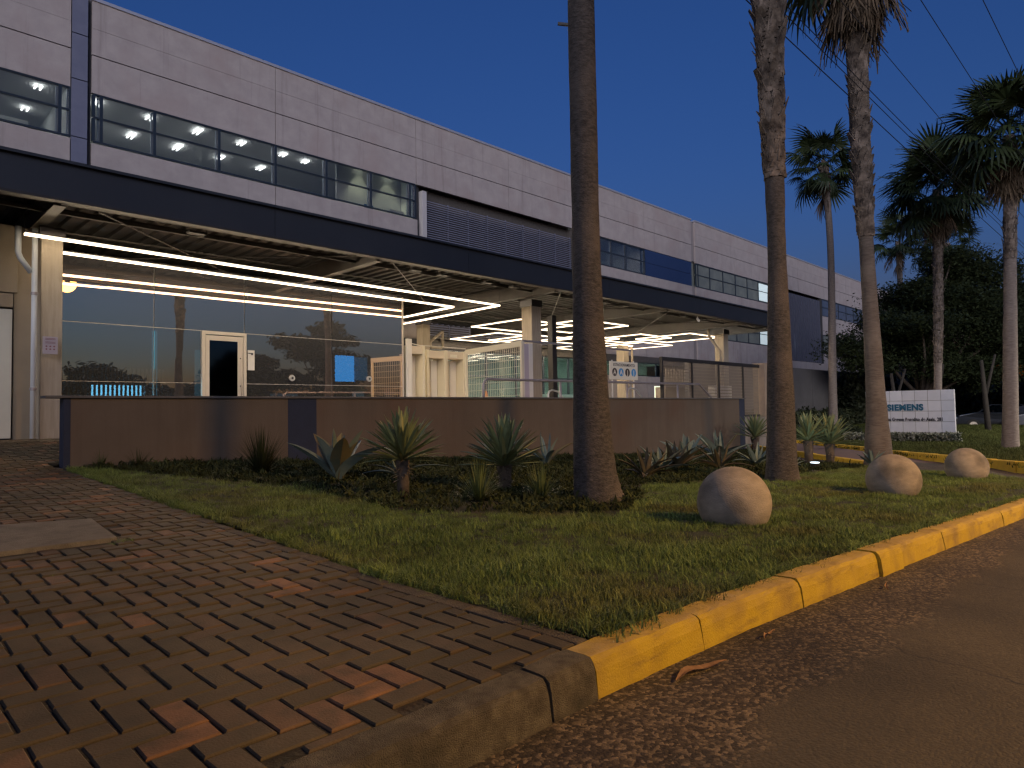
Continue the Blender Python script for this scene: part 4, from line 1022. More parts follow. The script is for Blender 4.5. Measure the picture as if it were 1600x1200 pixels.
def palm(label, pts, crown=1.4, n=38, dead=18, boots=None, bark='bark', shag=1.0, seed=1, ring=24, group='fan palms along the driveway', low=None):
    rnd = random.Random(seed)
    base = pts[0]; o = empty('fan_palm', base[:3], label, 'palm tree', group)
    fine = lerp_path(pts, 60 if ring > 12 else 24)
    b = MB()
    P = [Vector(p[:3]) for p in fine]; P[0] = P[0]-Vector((0,0,.15))
    rr = [p[3]*(1+rnd.uniform(-.012,.012)) for p in fine]
    b.tube(P, rr, ring, jit=.018 if ring > 12 else 0); b.build('trunk', bark, o, smooth=True)
    top = Vector(fine[-1][:3])
    def at(z):
        for p, q in zip(fine, fine[1:]):
            if p[2] <= z <= q[2]: t = (z-p[2])/(q[2]-p[2]+1e-6); return Vector((p[0]+(q[0]-p[0])*t, p[1]+(q[1]-p[1])*t, z)), p[3]+(q[3]-p[3])*t
        return top, fine[-1][3]
    if boots:
        bb = MB(); z = boots[0]; dens = boots[2]
        while z < boots[1]:
            z += dens*rnd.uniform(.6,1.2)
            c, r_ = at(z); k0 = rnd.uniform(0, 6.28)
            for k in range(7):
                a = k0+k*.9+rnd.uniform(-.15,.15); ln = rnd.uniform(.10,.22)*boots[3]; wd = rnd.uniform(.05,.085)*boots[3]*1.2
                out = Vector((math.cos(a), math.sin(a), 0)); tan = Vector((-math.sin(a), math.cos(a), 0))
                lift = rnd.choice((.01,.015,.02,.03,.08))*boots[3]*min(1, .15+(z-boots[0])/1.2)
                p = c+out*(r_*(.90 if z-boots[0] < .5 else .93)); q = c+out*(r_+lift)+Vector((0,0,ln)); 
                m1 = p-tan*wd-Vector((0,0,.03)); m2 = p+tan*wd-Vector((0,0,.03)); e1 = q-tan*wd*.35+tan*rnd.uniform(-.04,.04); e2 = q+tan*wd*.35+tan*rnd.uniform(-.02,.02)
                th_ = out*.022*boots[3]
                n0 = len(bb.v); bb.v += [tuple(v) for v in (m1,m2,e2,e1,m1+th_,m2+th_,e2+th_*.5,e1+th_*.5)]
                bb.f += [tuple(n0+i for i in f_) for f_ in ((0,1,2,3),(7,6,5,4),(0,4,5,1),(1,5,6,2),(2,6,7,3),(3,7,4,0))]
        bb.build('leaf_base', 'boots', o)['kind'] = 'stuff'
    tl = top-Vector(base[:3])
    for i in range(n):
        t = (i+.5)/n; el = R(80-118*t**.9)+rnd.uniform(-.12,.12); az = i*2.39996+rnd.uniform(-.2,.2)
        s = crown/1.25*rnd.uniform(.85,1.1)
        add('frond', rnd.choice(FRH if crown > 1.6 and False else FR), o, tl+Vector((0,0,.25*(1-t)*crown-.1)), (rnd.uniform(-.3,.3), -el, az), s)
    for i in range(dead):
        el = R(-rnd.uniform(52,88)); az = rnd.uniform(0,6.28)
        add('dead_frond', rnd.choice(FD), o, tl+Vector((0,0,-.1-rnd.uniform(0,.45)*crown*shag)), (rnd.uniform(-.3,.3), -el, az), crown/1.15*rnd.uniform(.7,1.0)*shag)
    return o
T1 = [(5.65,4.35,-.05,.274),(5.64,4.36,.05,.250),(5.62,4.38,.36,.215),(5.6,4.39,1.17,.182),(5.59,4.4,2.53,.148),(5.59,4.4,3.91,.145),(5.59,4.4,5.31,.141),(5.6,4.39,8.6,.135)]
T2 = [(9.83,4.18,-.2,.262),(9.82,4.18,.05,.22),(9.83,4.17,1.23,.184),(9.84,4.16,3.14,.13),(9.84,4.16,4.1,.137),(9.84,4.16,5.07,.142),(9.83,4.17,7.04,.195),(9.81,4.19,10.4,.195)]
T3 = [(16.26,4.76,-.45,.305),(16.26,4.76,-.06,.27),(16.25,4.77,1.36,.192),(16.2,4.82,4.22,.149),(16.17,4.85,6.17,.165),(16.16,4.86,8.12,.18),(16.17,4.85,10.09,.2),(16.19,4.83,11.5,.2)]
palm('thick smooth palm trunk standing nearest the camera in the planting bed', T1, 1.6, 34, 10, ring=40, seed=3)
MB().obox((5.52,4.47,5.03),(5.41,4.58,5.05), .03, .025).build('cut_stub', 'black_steel', bpy.data.objects['fan_palm'])
palm('palm with shaggy old leaf bases above, standing left of the nearest pair of stone spheres', T2, 1.5, 34, 12, boots=(4.25,10.2,.075,1.0), ring=36, seed=4)
palm('rough trunked palm with hanging dead fronds whose foot hides part of the tiled sign', T3, 1.7, 36, 64, boots=(4.6,11.3,.075,1.1), ring=32, seed=5, shag=1.15, bark='bark3')
palm('slender palm with a small green crown seen between the two rough trunks', [(35.01,12.27,-.35,.239),(35.05,12.23,1.97,.191),(35.14,12.13,8.4,.16),(35.06,12.22,11.99,.16),(35.0,12.28,12.9,.2)], 1.75, 36, 4, boots=(11.6,12.9,.1,1.5), bark='bark_far', ring=16, seed=6)
palm('palm with a big dense shaggy crown rising behind the tiled sign', [(32.3,7.18,-.6,.2),(32.38,7.11,1.72,.15),(32.5,7.0,5,.165),(32.59,6.89,9.9,.17)], 1.95, 70, 70, boots=(2.5,9.2,.14,.9), bark='bark_far', ring=16, seed=7, shag=.78)
palm('palm with a shaggy crown cut by the right edge of the picture', [(26.92,3.95,-.7,.28),(26.95,3.92,.25,.229),(27.12,3.75,5.71,.175),(27.18,3.68,7.83,.17),(27.23,3.64,9.7,.17)], 1.85, 60, 70, boots=(5.5,9.4,.12,.9), bark='bark_far', ring=16, seed=8, shag=.85)
palm('small dark distant palm to the left of the large shaggy crown', [(53.3,14.2,-.62,.229),(53.79,13.92,7,.183),(53.79,13.92,12.6,.183)], 1.9, 32, 6, bark='bark_far', ring=10, seed=9)
palm('small dark distant palm showing just below the large shaggy crown', [(49,10.3,-.62,.2),(49.2,10.03,6,.2),(49.21,10.01,11.0,.2)], 1.9, 32, 6, bark='bark_far', ring=10, seed=10)

# ------------------------------------------------------------------ leafy tree masses
def tree(label, x, y, z0, lobes, leaves, seed, leaf=.16):
    rnd = random.Random(seed); o = empty('broadleaf_tree', (x, y, z0), label, 'tree')
    b = MB(); 
    b.tube([(x,y,z0-.1),(x+.1,y,z0+1.0),(x,y+.1,z0+2.2)], [.28,.22,.18], 10)
    for k, (lx, ly, lz, rx, ry, rz) in enumerate(lobes):
        if k % 2 == 0 or k < 5:
            q = Vector((lx, ly, lz)); s = Vector((x, y+.1, z0+rnd.uniform(1.2,2.2))); mdl = (s+q)/2+Vector((rnd.uniform(-.4,.4), rnd.uniform(-.4,.4), .3))
            b.tube([s, mdl, q], [.13,.08,.03], 6)
    b.build('trunk', 'wood', o, smooth=True)
    b = MB(); tot = sum(l[3]*l[4]*l[5] for l in lobes)**1.0
    for lx, ly, lz, rx, ry, rz in lobes:
        n = int(leaves*(rx*ry*rz)**.75/sum((l[3]*l[4]*l[5])**.75 for l in lobes))
        nclump = max(6, n//34)
        for c in range(nclump):
            while True:
                u = Vector((rnd.uniform(-1,1), rnd.uniform(-1,1), rnd.uniform(-1,1)))
                if .25 < u.length < 1: break
            u = u*(.75+.25*rnd.random()); cc = Vector((lx+u.x*rx, ly+u.y*ry, lz+u.z*rz)); cr = rnd.uniform(.25,.6)
            for i in range(34):
                p = cc+Vector((rnd.gauss(0,1)*cr, rnd.gauss(0,1)*cr, rnd.gauss(0,1)*cr*.35))
                s = leaf*rnd.uniform(.6,1.3); e = Euler((rnd.uniform(-.9,.9), rnd.uniform(-.9,.9), rnd.uniform(0,6.28)))
                a, d = e.to_matrix() @ Vector((s,0,0)), e.to_matrix() @ Vector((0,s*.45,0))
                b.quad(p-a, p-d, p+a, p+d)
    b.build('crown', 'tree_leaf', o)
    return o
def lobes_around(cx, cyy, w, dep, z0, z1, n, seed, flat=.5):
    rnd = random.Random(seed); L_ = []
    for i in range(n):
        t = (i+.5)/n; z = z0+(z1-z0)*t; ww = w*math.sin(math.pi*min(.97, .22+.72*t))**.7
        a = rnd.uniform(0, 6.28); r_ = rnd.uniform(.2,.75)
        L_.append((cx+math.cos(a)*ww*r_, cyy+math.sin(a)*ww*r_*.8, z, ww*rnd.uniform(.35,.55), ww*rnd.uniform(.35,.5), rnd.uniform(.5,.9)))
    return L_
# view-side direction across the picture is (sin,-cos): (0.70,-0.71)
tree('large dark spreading tree behind the tiled sign, layered crown reaching over the boundary wall', 43.3, 10.3, -.62,
     lobes_around(44.2,9.3,5.2,4,2.2,9.3,26,2)+[(40.6,13.0,4.3,1.5,1.5,.8),(41.3,12.2,3.3,1.9,1.9,.7),(42.3,11.5,5.6,2,2,.8),(45,8.5,9.0,2.2,2.0,.6),(47,7.5,8.2,2.4,2.2,.8),(40.0,13.5,4.0,.9,.9,.4)], 120000, 1, .10)
tree('dark tree mass behind the right edge palm', 50.5, 5.3, -.62, lobes_around(50.5,5.0,5.5,4,2.0,8.4,22,5)+[(48,6.8,6.8,2.2,2.2,.9),(53,2.5,7.6,2.5,2.5,1),(47,5.5,4,2.5,2.5,1)], 80000, 2, .12)
tree('dark tree closing the gap beyond the end of the office building', 68, 17.5, -.62, lobes_around(68,17.5,5.5,5,1.2,7.0,18,9), 16000, 4, .25)
tree('low dark tree filling the gap under the big crowns at the far right', 56, 0.5, -.62, lobes_around(56,0.5,6.5,4,1.6,8.0,18,8), 34000, 3, .18)
for k, (x, y, w_, h_) in enumerate(((-22,-4,6,10.5),(-17,-11,6,11),(-12,-16,6,11),(-5,-20,6,10.5),(6,-27,5.5,5.0),(15,-29,5,4.6),(25,-26,5.5,6.2),(34,-27,6,9.5))):  # first four added tall and dense to keep the glow off the foreground
    tree(['broad tree far left across the road behind the viewer','dense tree across the road, second from the left behind the viewer','dense tree across the road, third from the left behind the viewer','dense tree straight behind the viewer','tree across the road right of the street lamp','low tree mirrored low in the guard house glass','tall tree mirrored at the right end of the guard house glass','tall tree beyond the mirrored one across the road'][k], x, y, -.4, lobes_around(x, y, w_, w_, 1.5, h_, 16, 40+k), 17000, 50+k, .34)
for k, (x, y, h) in enumerate(((39.5,8.6,2.6),(38.2,6.4,2.9),(41.5,5.2,3.1),(36.6,9.8,2.4))):
    o = empty('bare_trunk', (x, y, -.62), ['forked dark trunk just right of the tiled sign','pale leaning dark trunk between the sign and the right palm','thin dark trunk left of the right edge palm','thin dark trunk hidden partly by the tiled sign'][k], 'tree')
    M['wood_dark'] = M.get('wood_dark') or mat('wood_dark', (.035,.03,.025), (.02,.017,.014), scale=6, rough=.95)
    MB().tube([(x,y,-.7),(x+.1,y+.1,h*.4),(x+.4*(-1)**k,y+.1,h)], [.14,.11,.07], 8).build('trunk', 'wood_dark', o, smooth=True)
    MB().tube([(x+.1,y+.1,h*.4),(x-.5*(-1)**k,y-.3,h*1.1)], [.08,.05], 8).build('branch', 'wood_dark', o, smooth=True)

# ------------------------------------------------------------------ scatter (grass, ground cover, hedges)
def leaf_clump(n, r, h, w, seed, segs=2, lean=.5, mt='grass', wide=False):
    rnd = random.Random(seed); b = MB()
    for i in range(n):
        a = rnd.uniform(0,6.28); rr = r*math.sqrt(rnd.random()); x, y = rr*math.cos(a), rr*math.sin(a)
        az = rnd.uniform(0,6.28); hh = h*rnd.uniform(.5,1.15); ln = rnd.uniform(.1,1)*lean*hh; ww = w*rnd.uniform(.7,1.3)
        dx, dy = math.cos(az), math.sin(az); prev = None
        for s in range(segs+1):
            t = s/segs; c = Vector((x+dx*ln*t*t, y+dy*ln*t*t, hh*t*(1-.25*t*lean)))
            k = (1-t) if not wide else math.sin(math.pi*min(.999, .15+.85*t))
            k = max(k, .0)
            o1 = Vector((-dy, dx, 0))*ww*.5*(k if s < segs else 0.05)
            cur = (c-o1, c+o1)
            if prev: b.quad(prev[0], prev[1], cur[1], cur[0])
            prev = cur
    return b.mesh('clump', M[mt])
def scatter(name, label_kind, pts, clumps, host_mat=None, smin=.8, smax=1.2, tilt=.2):
    """pts: list of (x,y,z,scale). One object; geometry nodes put clumps on its points."""
    col = bpy.data.collections.new(name+'_kit')
    for c in clumps: o = bpy.data.objects.new('clump', c); col.objects.link(o)
    me = bpy.data.meshes.new(name); me.from_pydata([p[:3] for p in pts], [], [])
    a = me.attributes.new('sz', 'FLOAT', 'POINT'); a.data.foreach_set('value', [p[3] for p in pts])
    a = me.attributes.new('rt', 'FLOAT_VECTOR', 'POINT'); r_ = []
    for p in pts: r_ += [random.uniform(-tilt,tilt), random.uniform(-tilt,tilt), random.uniform(0,6.28)]
    a.data.foreach_set('vector', r_)
    o = add(name, me); tag(o, kind='stuff')
    ng = bpy.data.node_groups.new(name, 'GeometryNodeTree')
    ng.interface.new_socket('Geometry', in_out='INPUT', socket_type='NodeSocketGeometry'); ng.interface.new_socket('Geometry', in_out='OUTPUT', socket_type='NodeSocketGeometry')
    N = ng.nodes; L = ng.links
    gi = N.new('NodeGroupInput'); go = N.new('NodeGroupOutput'); ip = N.new('GeometryNodeInstanceOnPoints'); ci = N.new('GeometryNodeCollectionInfo')
    ci.inputs['Collection'].default_value = col; ci.inputs['Separate Children'].default_value = True; ci.inputs['Reset Children'].default_value = True
    ip.inputs['Pick Instance'].default_value = True
    n1 = N.new('GeometryNodeInputNamedAttribute'); n1.data_type = 'FLOAT'; n1.inputs[0].default_value = 'sz'
    n2 = N.new('GeometryNodeInputNamedAttribute'); n2.data_type = 'FLOAT_VECTOR'; n2.inputs[0].default_value = 'rt'
    L.new(gi.outputs[0], ip.inputs['Points']); L.new(ci.outputs[0], ip.inputs['Instance']); L.new(n2.outputs[0], ip.inputs['Rotation']); L.new(n1.outputs[0], ip.inputs['Scale'])
    L.new(ip.outputs[0], go.inputs[0])
    md = o.modifiers.new('scatter', 'NODES'); md.node_group = ng
    return o
def zl(x, y): return g0(x, y)-.012+.012*math.sin(x*2.1)*math.cos(y*1.7)
BED = [(2.2,10.5),(2.6,9.6),(3.1,8.1),(3.55,6.9),(3.62,5.9),(3.5,5.0),(4.0,4.35),(4.7,3.9),(5.3,3.75),(6.2,4.2),(7.2,4.9),(8.5,4.85),(9.4,4.5),(10.2,4.45),(11.3,4.6),(13.2,4.6),(14.6,4.5),(15.3,6.2),(17.6,7.7),(22.3,10.5)]
clumps = [leaf_clump(46, .085, .050, .0042, s, 2, 1.1) for s in range(7)]
pts = []
def dens(x, y):
    d = (Vector((x, y, 0))-Vector((0,0,0))).length
    return 330 if d < 4.5 else (210 if d < 7 else 130)
n_try = 0
cellw = .25
x = 2.0
while x < 15.8:
    y = 1.55
    while y < 10.5:
        for _ in range(max(1, int(dens(x, y)*cellw*cellw))):
            px, py = x+random.random()*cellw, y+random.random()*cellw
            if not inpoly(px, py, LAWN) : continue
            if px < 2.13+.02*math.sin(py*9): continue
            if inpoly(px, py, BED): continue
            if py < kerbY(px)+.125: continue
            w_ = math.sin(px*3.3+py*1.9)*math.sin(px*1.1-py*2.7)
            bare = (px-6.3)**2/.10+(py-3.05)**2/.035 < 1 or (px-4.6)**2/.03+(py-2.6)**2/.02 < 1
            if bare and random.random() < .8: continue
            s = random.uniform(.55,1.2)*(1+.3*w_)*(1.5 if random.random() < .05 else 1)
            pts.append((px, py, zl(px, py), s))
        y += cellw
    x += cellw
scatter('grass', None, pts, clumps)
# ragged fringe of longer blades over the kerb and the edging
fr_ = []
for i in range(260): xx = random.uniform(2.15,12.4); fr_.append((xx, kerbY(xx)+.165+random.uniform(-.015,.03), g0(xx,1.7)-.012, random.uniform(.7,1.2)))
for i in range(300): yy = random.uniform(1.7,10.2); fr_.append((2.17+random.uniform(-.035,.03), yy, gz(2.1,yy)-.01, random.uniform(.7,1.25)))
scatter('grass_fringe', None, fr_, [leaf_clump(30, .05, .075, .005, 90+s, 2, 1.5) for s in range(4)], tilt=.5)
# ground cover in the bed
gc = [leaf_clump(26, .11, .085, .020, 200+s, 2, 1.3, 'leaf_low', True) for s in range(5)]+[leaf_clump(26, .10, .09, .005, 210+s, 2, 1.0, 'leaf_low') for s in range(3)]
pts = []
for i in range(60000):
    px, py = random.uniform(2.2,22), random.uniform(3.7,10.4)
    if len(pts) > 7500: break
    if inpoly(px, py, BED) and math.sin(px*2.3+1)*math.sin(py*2.9)+random.uniform(-.9,.9) > -.75: pts.append((px, py, g0(px, py)-.01, random.uniform(.6,1.3)))
scatter('ground_cover', None, pts, gc, tilt=.4)
# far lawn
pts = []
for i in range(60000):
    if len(pts) > 14000: break
    px, py = random.uniform(15,46), random.uniform(-.3,14)
    if inpoly(px, py, FAR): pts.append((px, py, zfar(px, py), random.uniform(1.0,1.9)))
scatter('far_grass', None, pts, [leaf_clump(30, .16, .07, .011, 300+s, 1, 1.0, 'far_grass') for s in range(4)])
# weeds in the joints
pts = [(x, y, gz(x, y)-.015, random.uniform(.15,.5)) for x, y in [(random.uniform(-.2,2.0), random.uniform(1.75,9)) for _ in range(240)]]+[(1.36+random.uniform(-.06,.06),5.05+random.uniform(-.03,.03),gz(1.3,5)-.01,.8) for _ in range(14)]
scatter('paving_weeds', None, pts, [leaf_clump(12, .035, .05, .005, 400+s, 2, 1.6) for s in range(4)], tilt=.6)
# hedges
def hedge(name, label, P, zf, h, n, mt, seed, leaf=.05):
    rnd = random.Random(seed); b = MB()
    xs = [p[0] for p in P]; ys = [p[1] for p in P]; k = 0
    while k < n:
        x, y = rnd.uniform(min(xs), max(xs)), rnd.uniform(min(ys), max(ys))
        if not inpoly(x, y, P): continue
        k += 1; hh = h*(.8+.2*math.sin(x*1.9)*math.sin(y*2.3)+rnd.uniform(-.1,.12)); z = zf(x, y)+hh*math.sqrt(rnd.random())
        s = leaf*rnd.uniform(.6,1.4); e = Euler((rnd.uniform(-1.2,1.2), rnd.uniform(-1.2,1.2), rnd.uniform(0,6.28))).to_matrix(); p = Vector((x, y, z))
        a, d = e @ Vector((s,0,0)), e @ Vector((0,s*.5,0)); b.quad(p-a, p-d, p+a, p+d)
    o = b.build(name, mt); tag(o, label, 'hedge'); return o
hedge('hedge', 'dark clipped hedge along the foot of the grey boundary wall', [(27.5,13.9),(62,13.9),(62,15.2),(28.5,15.2)], lambda x, y: -.62, 1.35, 26000, 'hedge', 1, .11)
hedge('hedge', 'tall dark shrubs hiding the far end of the boundary wall', [(43,13.6),(66,13.6),(66,15.2),(44,15.2)], lambda x, y: -.62, 3.7, 26000, 'hedge', 7, .15)
hedge('hedge', 'pale variegated low hedge in front of the tiled sign', [(29.3,9.9),(29.7,5.9),(30.2,5.9),(29.9,9.9)], lambda x, y: zfar(x, y), .42, 5200, 'varieg', 2, .06)
hedge('hedge', 'loose low shrubs at the foot of the slender palm', [(29,10.6),(34,10.6),(36,13.2),(31,13.2)], lambda x, y: zfar(x, y), .5, 5000, 'hedge', 3, .09)
hedge('hedge', 'tall hedge along the far side of the road behind the viewer', [(-40,-31),(60,-31),(60,-33),(-40,-33)], lambda x, y: -.6, 4.2, 26000, 'hedge', 6, .34)  # added to block the orange horizon in the guard house glass
hedge('hedge', 'dark hedge mass under the trees at the right edge', [(60,-6),(62,-6),(66,14),(60,14)], lambda x, y: -.7, 3.6, 16000, 'hedge', 4, .22)

# ------------------------------------------------------------------ yuccas, agaves, tufts
def blade(L_, w, fold=.3, n=6, curve=.1, mt='yucca', tipsharp=1.0, th=0):
    b = MB(); prev = None
    for i in range(n+1):
        t = i/n; k = (math.sin(math.pi*(.12+.5*t)) if t < .75 else math.sin(math.pi*(.12+.5*.75))*(1-(t-.75)/.25)**.8)
        if tipsharp > 1: k = math.sin(math.pi*min(.97,.18+.80*t))**.8 if t < 1 else .01
        hw = max(.002, w*.5*k); c = Vector((L_*t, 0, -curve*L_*t*t)); cur = (c+Vector((0,-hw,hw*fold)), c+Vector((0,0,-th*k)), c+Vector((0,hw,hw*fold)))
        if prev:
            b.quad(prev[0],prev[1],cur[1],cur[0]); b.quad(prev[1],prev[2],cur[2],cur[1])
        prev = cur
    me = b.mesh('leaf', M[mt], True); return me
def edge_mat(me, mt2):   # pale leaf margins
    return me
YL = [blade(.5, .050, .35, 5, c) for c in (.02,.08,.16)]
YE = [blade(.5, .046, .35, 5, c, 'yucca_edge') for c in (.05,)]
def yucca(label, x, y, zc, r, n, seed, trunk_r=.06, tilt=0):
    rnd = random.Random(seed); z0 = g0(x, y); o = empty('yucca', (x, y, z0), label, 'yucca', 'yuccas in the planting bed')
    b = MB().tube([(x,y,z0-.05),(x+.01,y,z0+(zc-z0)*.5),(x,y,zc-.02)], [trunk_r,trunk_r*1.0,trunk_r*1.25], 12, jit=.06); b.build('trunk', 'wood', o, smooth=True)
    bb = MB()
    for i in range(46):      # dry leaf bases
        a = rnd.uniform(0,6.28); zz = zc-rnd.uniform(0,.16)*r/.35; out = Vector((math.cos(a), math.sin(a), 0)); t = Vector((-out.y, out.x, 0)); p = Vector((x, y, zz))+out*trunk_r*.9
        bb.quad(p-t*.014, p+t*.014, p+out*.07+Vector((0,0,-.02))+t*.004, p+out*.07+Vector((0,0,-.02))-t*.004)
    bb.build('leaf_base', 'boots', o)['kind'] = 'stuff'
    for i in range(n):
        t = (i+.5)/n; el = R(88-82*t**.9)+rnd.uniform(-.08,.08); az = i*2.39996+rnd.uniform(-.2,.2); s = r/.5*rnd.uniform(.86,1.08)
        add('leaf', rnd.choice(YL+YL+YE), o, (0,0,zc-z0-.04*t), (rnd.uniform(-.3,.3), -el, az), (s, s, s))
yucca('left round headed yucca on a short stem beside the large agave', 4.10,5.66,.44,.50,110,1,.060)
yucca('second round headed yucca on a short stem, left of the thick palm trunk', 5.42,5.52,.30,.56,110,2,.075)
yucca('yucca whose leaves overlap the low wall end and the driveway', 20.6,9.6,-.05,.78,60,3,.11)
yucca('darker yucca at the left of the pair by the driveway', 14.25,5.50,.20,.60,70,4,.085)
yucca('pale lit yucca at the right of the pair by the driveway', 14.75,5.25,.12,.66,80,5,.085)
def agave(label, x, y, r, n, seed, mt='agave', wide=.2, elo=20, ehi=82, curl=.25):
    rnd = random.Random(seed); z0 = g0(x, y); o = empty('agave', (x, y, z0), label, 'agave', 'agaves in the planting bed')
    ms_ = [blade(r, r*wide*rnd.uniform(.85,1.15), .45, 9, c, mt, 2, r*.02) for c in (-.15,curl*.4,curl,curl*1.7)]
    for i in range(n):
        t = (i+.5)/n; el = R(ehi-(ehi-elo)*t)+rnd.uniform(-.12,.12); az = i*2.39996+rnd.uniform(-.25,.25)
        k = 0 if t < .25 else (1 if t < .5 else rnd.choice((2,3)))
        s = rnd.uniform(.8,1.05)*(.75+.35*t if t < .7 else 1)
        l = add('leaf', ms_[k], o, (.03*math.cos(az), .03*math.sin(az), .02), (rnd.uniform(-.2,.2), -el, az), s)
        if mt == 'agave' and rnd.random() < .12: l.data = blade(r, r*wide, .45, 9, curl, 'agave_y', 2, r*.02)
    return o
agave('large broad leaved blue green agave in front of the left navy band', 4.30,7.25,.80,12,12,wide=.32,elo=40,ehi=84,curl=.22)
agave('agave with arching narrow leaves right behind the left yucca', 5.25,7.3,.50,10,12,wide=.16,elo=30,ehi=70,curl=.6)
agave('dark upright agave against the low wall left of the thick palm trunk', 8.3,8.6,.6,11,13,wide=.28,elo=45,ehi=85)
agave('pale arching agave half hidden by the thick palm trunk', 8.9,8.0,.75,9,14,wide=.14,elo=40,ehi=80,curl=.5)
agave('small light agave just right of the thick palm trunk', 8.4,5.6,.55,14,15,'agave_red',wide=.2,elo=25,ehi=75)
agave('small low agave second from the thick palm trunk', 9.6,6.1,.58,14,16,wide=.22,elo=25,ehi=75)
agave('light striped agave in the middle of the row', 10.2,6.2,.66,15,17,'agave_red',wide=.16,elo=30,ehi=80)
agave('tall blue green agave behind the middle of the row', 12.0,7.0,.78,13,18,wide=.22,elo=35,ehi=86)
agave('striped arching agave in front of the tall blue green one', 11.2,5.9,.60,14,19,'agave_red',wide=.15,elo=25,ehi=75,curl=.5)
agave('dark teal agave behind the nearest stone sphere', 13.9,7.3,.85,14,20,wide=.2,elo=35,ehi=86)
agave('broad agave at the left foot of the second palm', 12.9,6.0,.62,13,21,wide=.2,elo=25,ehi=70)
agave('small agave at the right foot of the second palm', 12.4,5.1,.35,10,22,wide=.16,elo=25,ehi=75)
agave('small dark agave beside the foot of the third palm', 15.1,4.55,.42,10,23,wide=.22,elo=35,ehi=80)
def tuft(label, x, y, r, n, seed, mt='tuft', w=.012):
    rnd = random.Random(seed); z0 = g0(x, y); o = empty('grass_tuft', (x, y, z0), label, 'ornamental grass', 'grassy tufts in the planting bed'); b = MB()
    for i in range(n):
        az = rnd.uniform(0,6.28); el = R(rnd.uniform(22,88)); L_ = r*rnd.uniform(.7,1.1); prev = None; cv = rnd.uniform(.05,.3)
        hz = Vector((math.cos(az), math.sin(az), 0)); sd = Vector((-hz.y, hz.x, 0))
        for s in range(5):
            t = s/4; c = Vector((x, y, z0))+hz*L_*math.cos(el)*t+Vector((0,0,L_*math.sin(el)*t-cv*L_*t*t*math.cos(el)))+hz*.02; o1 = sd*w*.5*(1-t*.95)
            if prev: b.quad(prev[0], prev[1], c+o1, c-o1)
            prev = (c-o1, c+o1)
    b.build('foliage', mt, o)
tuft('fine dark grassy tuft left of the large agave against the low wall', 3.85,8.35,.62,420,31,'leaf_low',.012)
tuft('green grassy tuft in front of and between the two round yuccas', 4.55,5.0,.44,190,32)
tuft('yellow green grassy tuft left of the foot of the thick palm trunk', 5.2,4.75,.38,190,33)
tuft('dark grassy tuft behind the second yucca', 6.3,6.9,.42,130,34,'leaf_low',.014)
tuft('sparse weed tuft at the left foot of the low wall', 2.9,10.0,.30,50,35,'leaf_low',.012)
tuft('narrow weed tuft beside the left end of the low wall', 2.5,10.15,.26,36,36,'leaf_low',.012)
tuft('thin grassy tuft left of the large agave', 4.9,8.6,.35,90,37,'leaf_low',.012)

# ------------------------------------------------------------------ stone spheres
def sphere(label, x, y, r, seed):
    bm = bmesh.new(); bmesh.ops.create_icosphere(bm, subdivisions=5, radius=r)
    rnd = random.Random(seed)
    for v in bm.verts: v.co *= 1+.004*math.sin(v.co.x*30+seed)*math.sin(v.co.z*22); v.co.z += 0
    me = bpy.data.meshes.new('stone_sphere'); bm.to_mesh(me); bm.free(); me.materials.append(M['sphere']); me.polygons.foreach_set('use_smooth', [True]*len(me.polygons))
    o = add('stone_sphere', me, None, (x, y, g0(x, y)+r*.52), (0,0,seed)); tag(o, label, 'sphere', 'concrete spheres on the lawn')
sphere('largest nearest concrete sphere on the lawn', 5.42,2.73,.305,1)
sphere('middle concrete sphere on the lawn', 9.25,2.55,.31,2)
sphere('farthest smallest looking concrete sphere near the right edge', 13.0,2.5,.31,3)

# garden uplights
for (x, y, zf_, lab) in ((13.25,5.0,g0,'small bright ground spotlight beside the foot of the second palm'),(31.4,10.3,zfar,'small ground spotlight in the shrubs at the slender palm')):
    z = zf_(x, y); o = empty('ground_spotlight', (x, y, z), lab, 'light')
    MB().tube([(x,y,z-.02),(x,y,z+.10)], [.09,.085], 14).build('housing', 'black_steel', o)
    MB().disc((x,y,z+.101),(-.0,0,1),.08,.012,16).build('lens', 'garden_lamp', o)
    if zf_ is g0:
        l = bpy.data.lights.new('spot','SPOT'); l.energy = 14; l.spot_size = R(70); l.spot_blend = .8; l.color = (.8,.95,1); l.shadow_soft_size = .05
        lo = bpy.data.objects.new('spotlight_bulb', l); COL.objects.link(lo); lo.parent = o; lo.location = (0,0,.14)
        lo.rotation_euler = Vector((1.5,.25,.75)).to_track_quat('-Z','Y').to_euler()
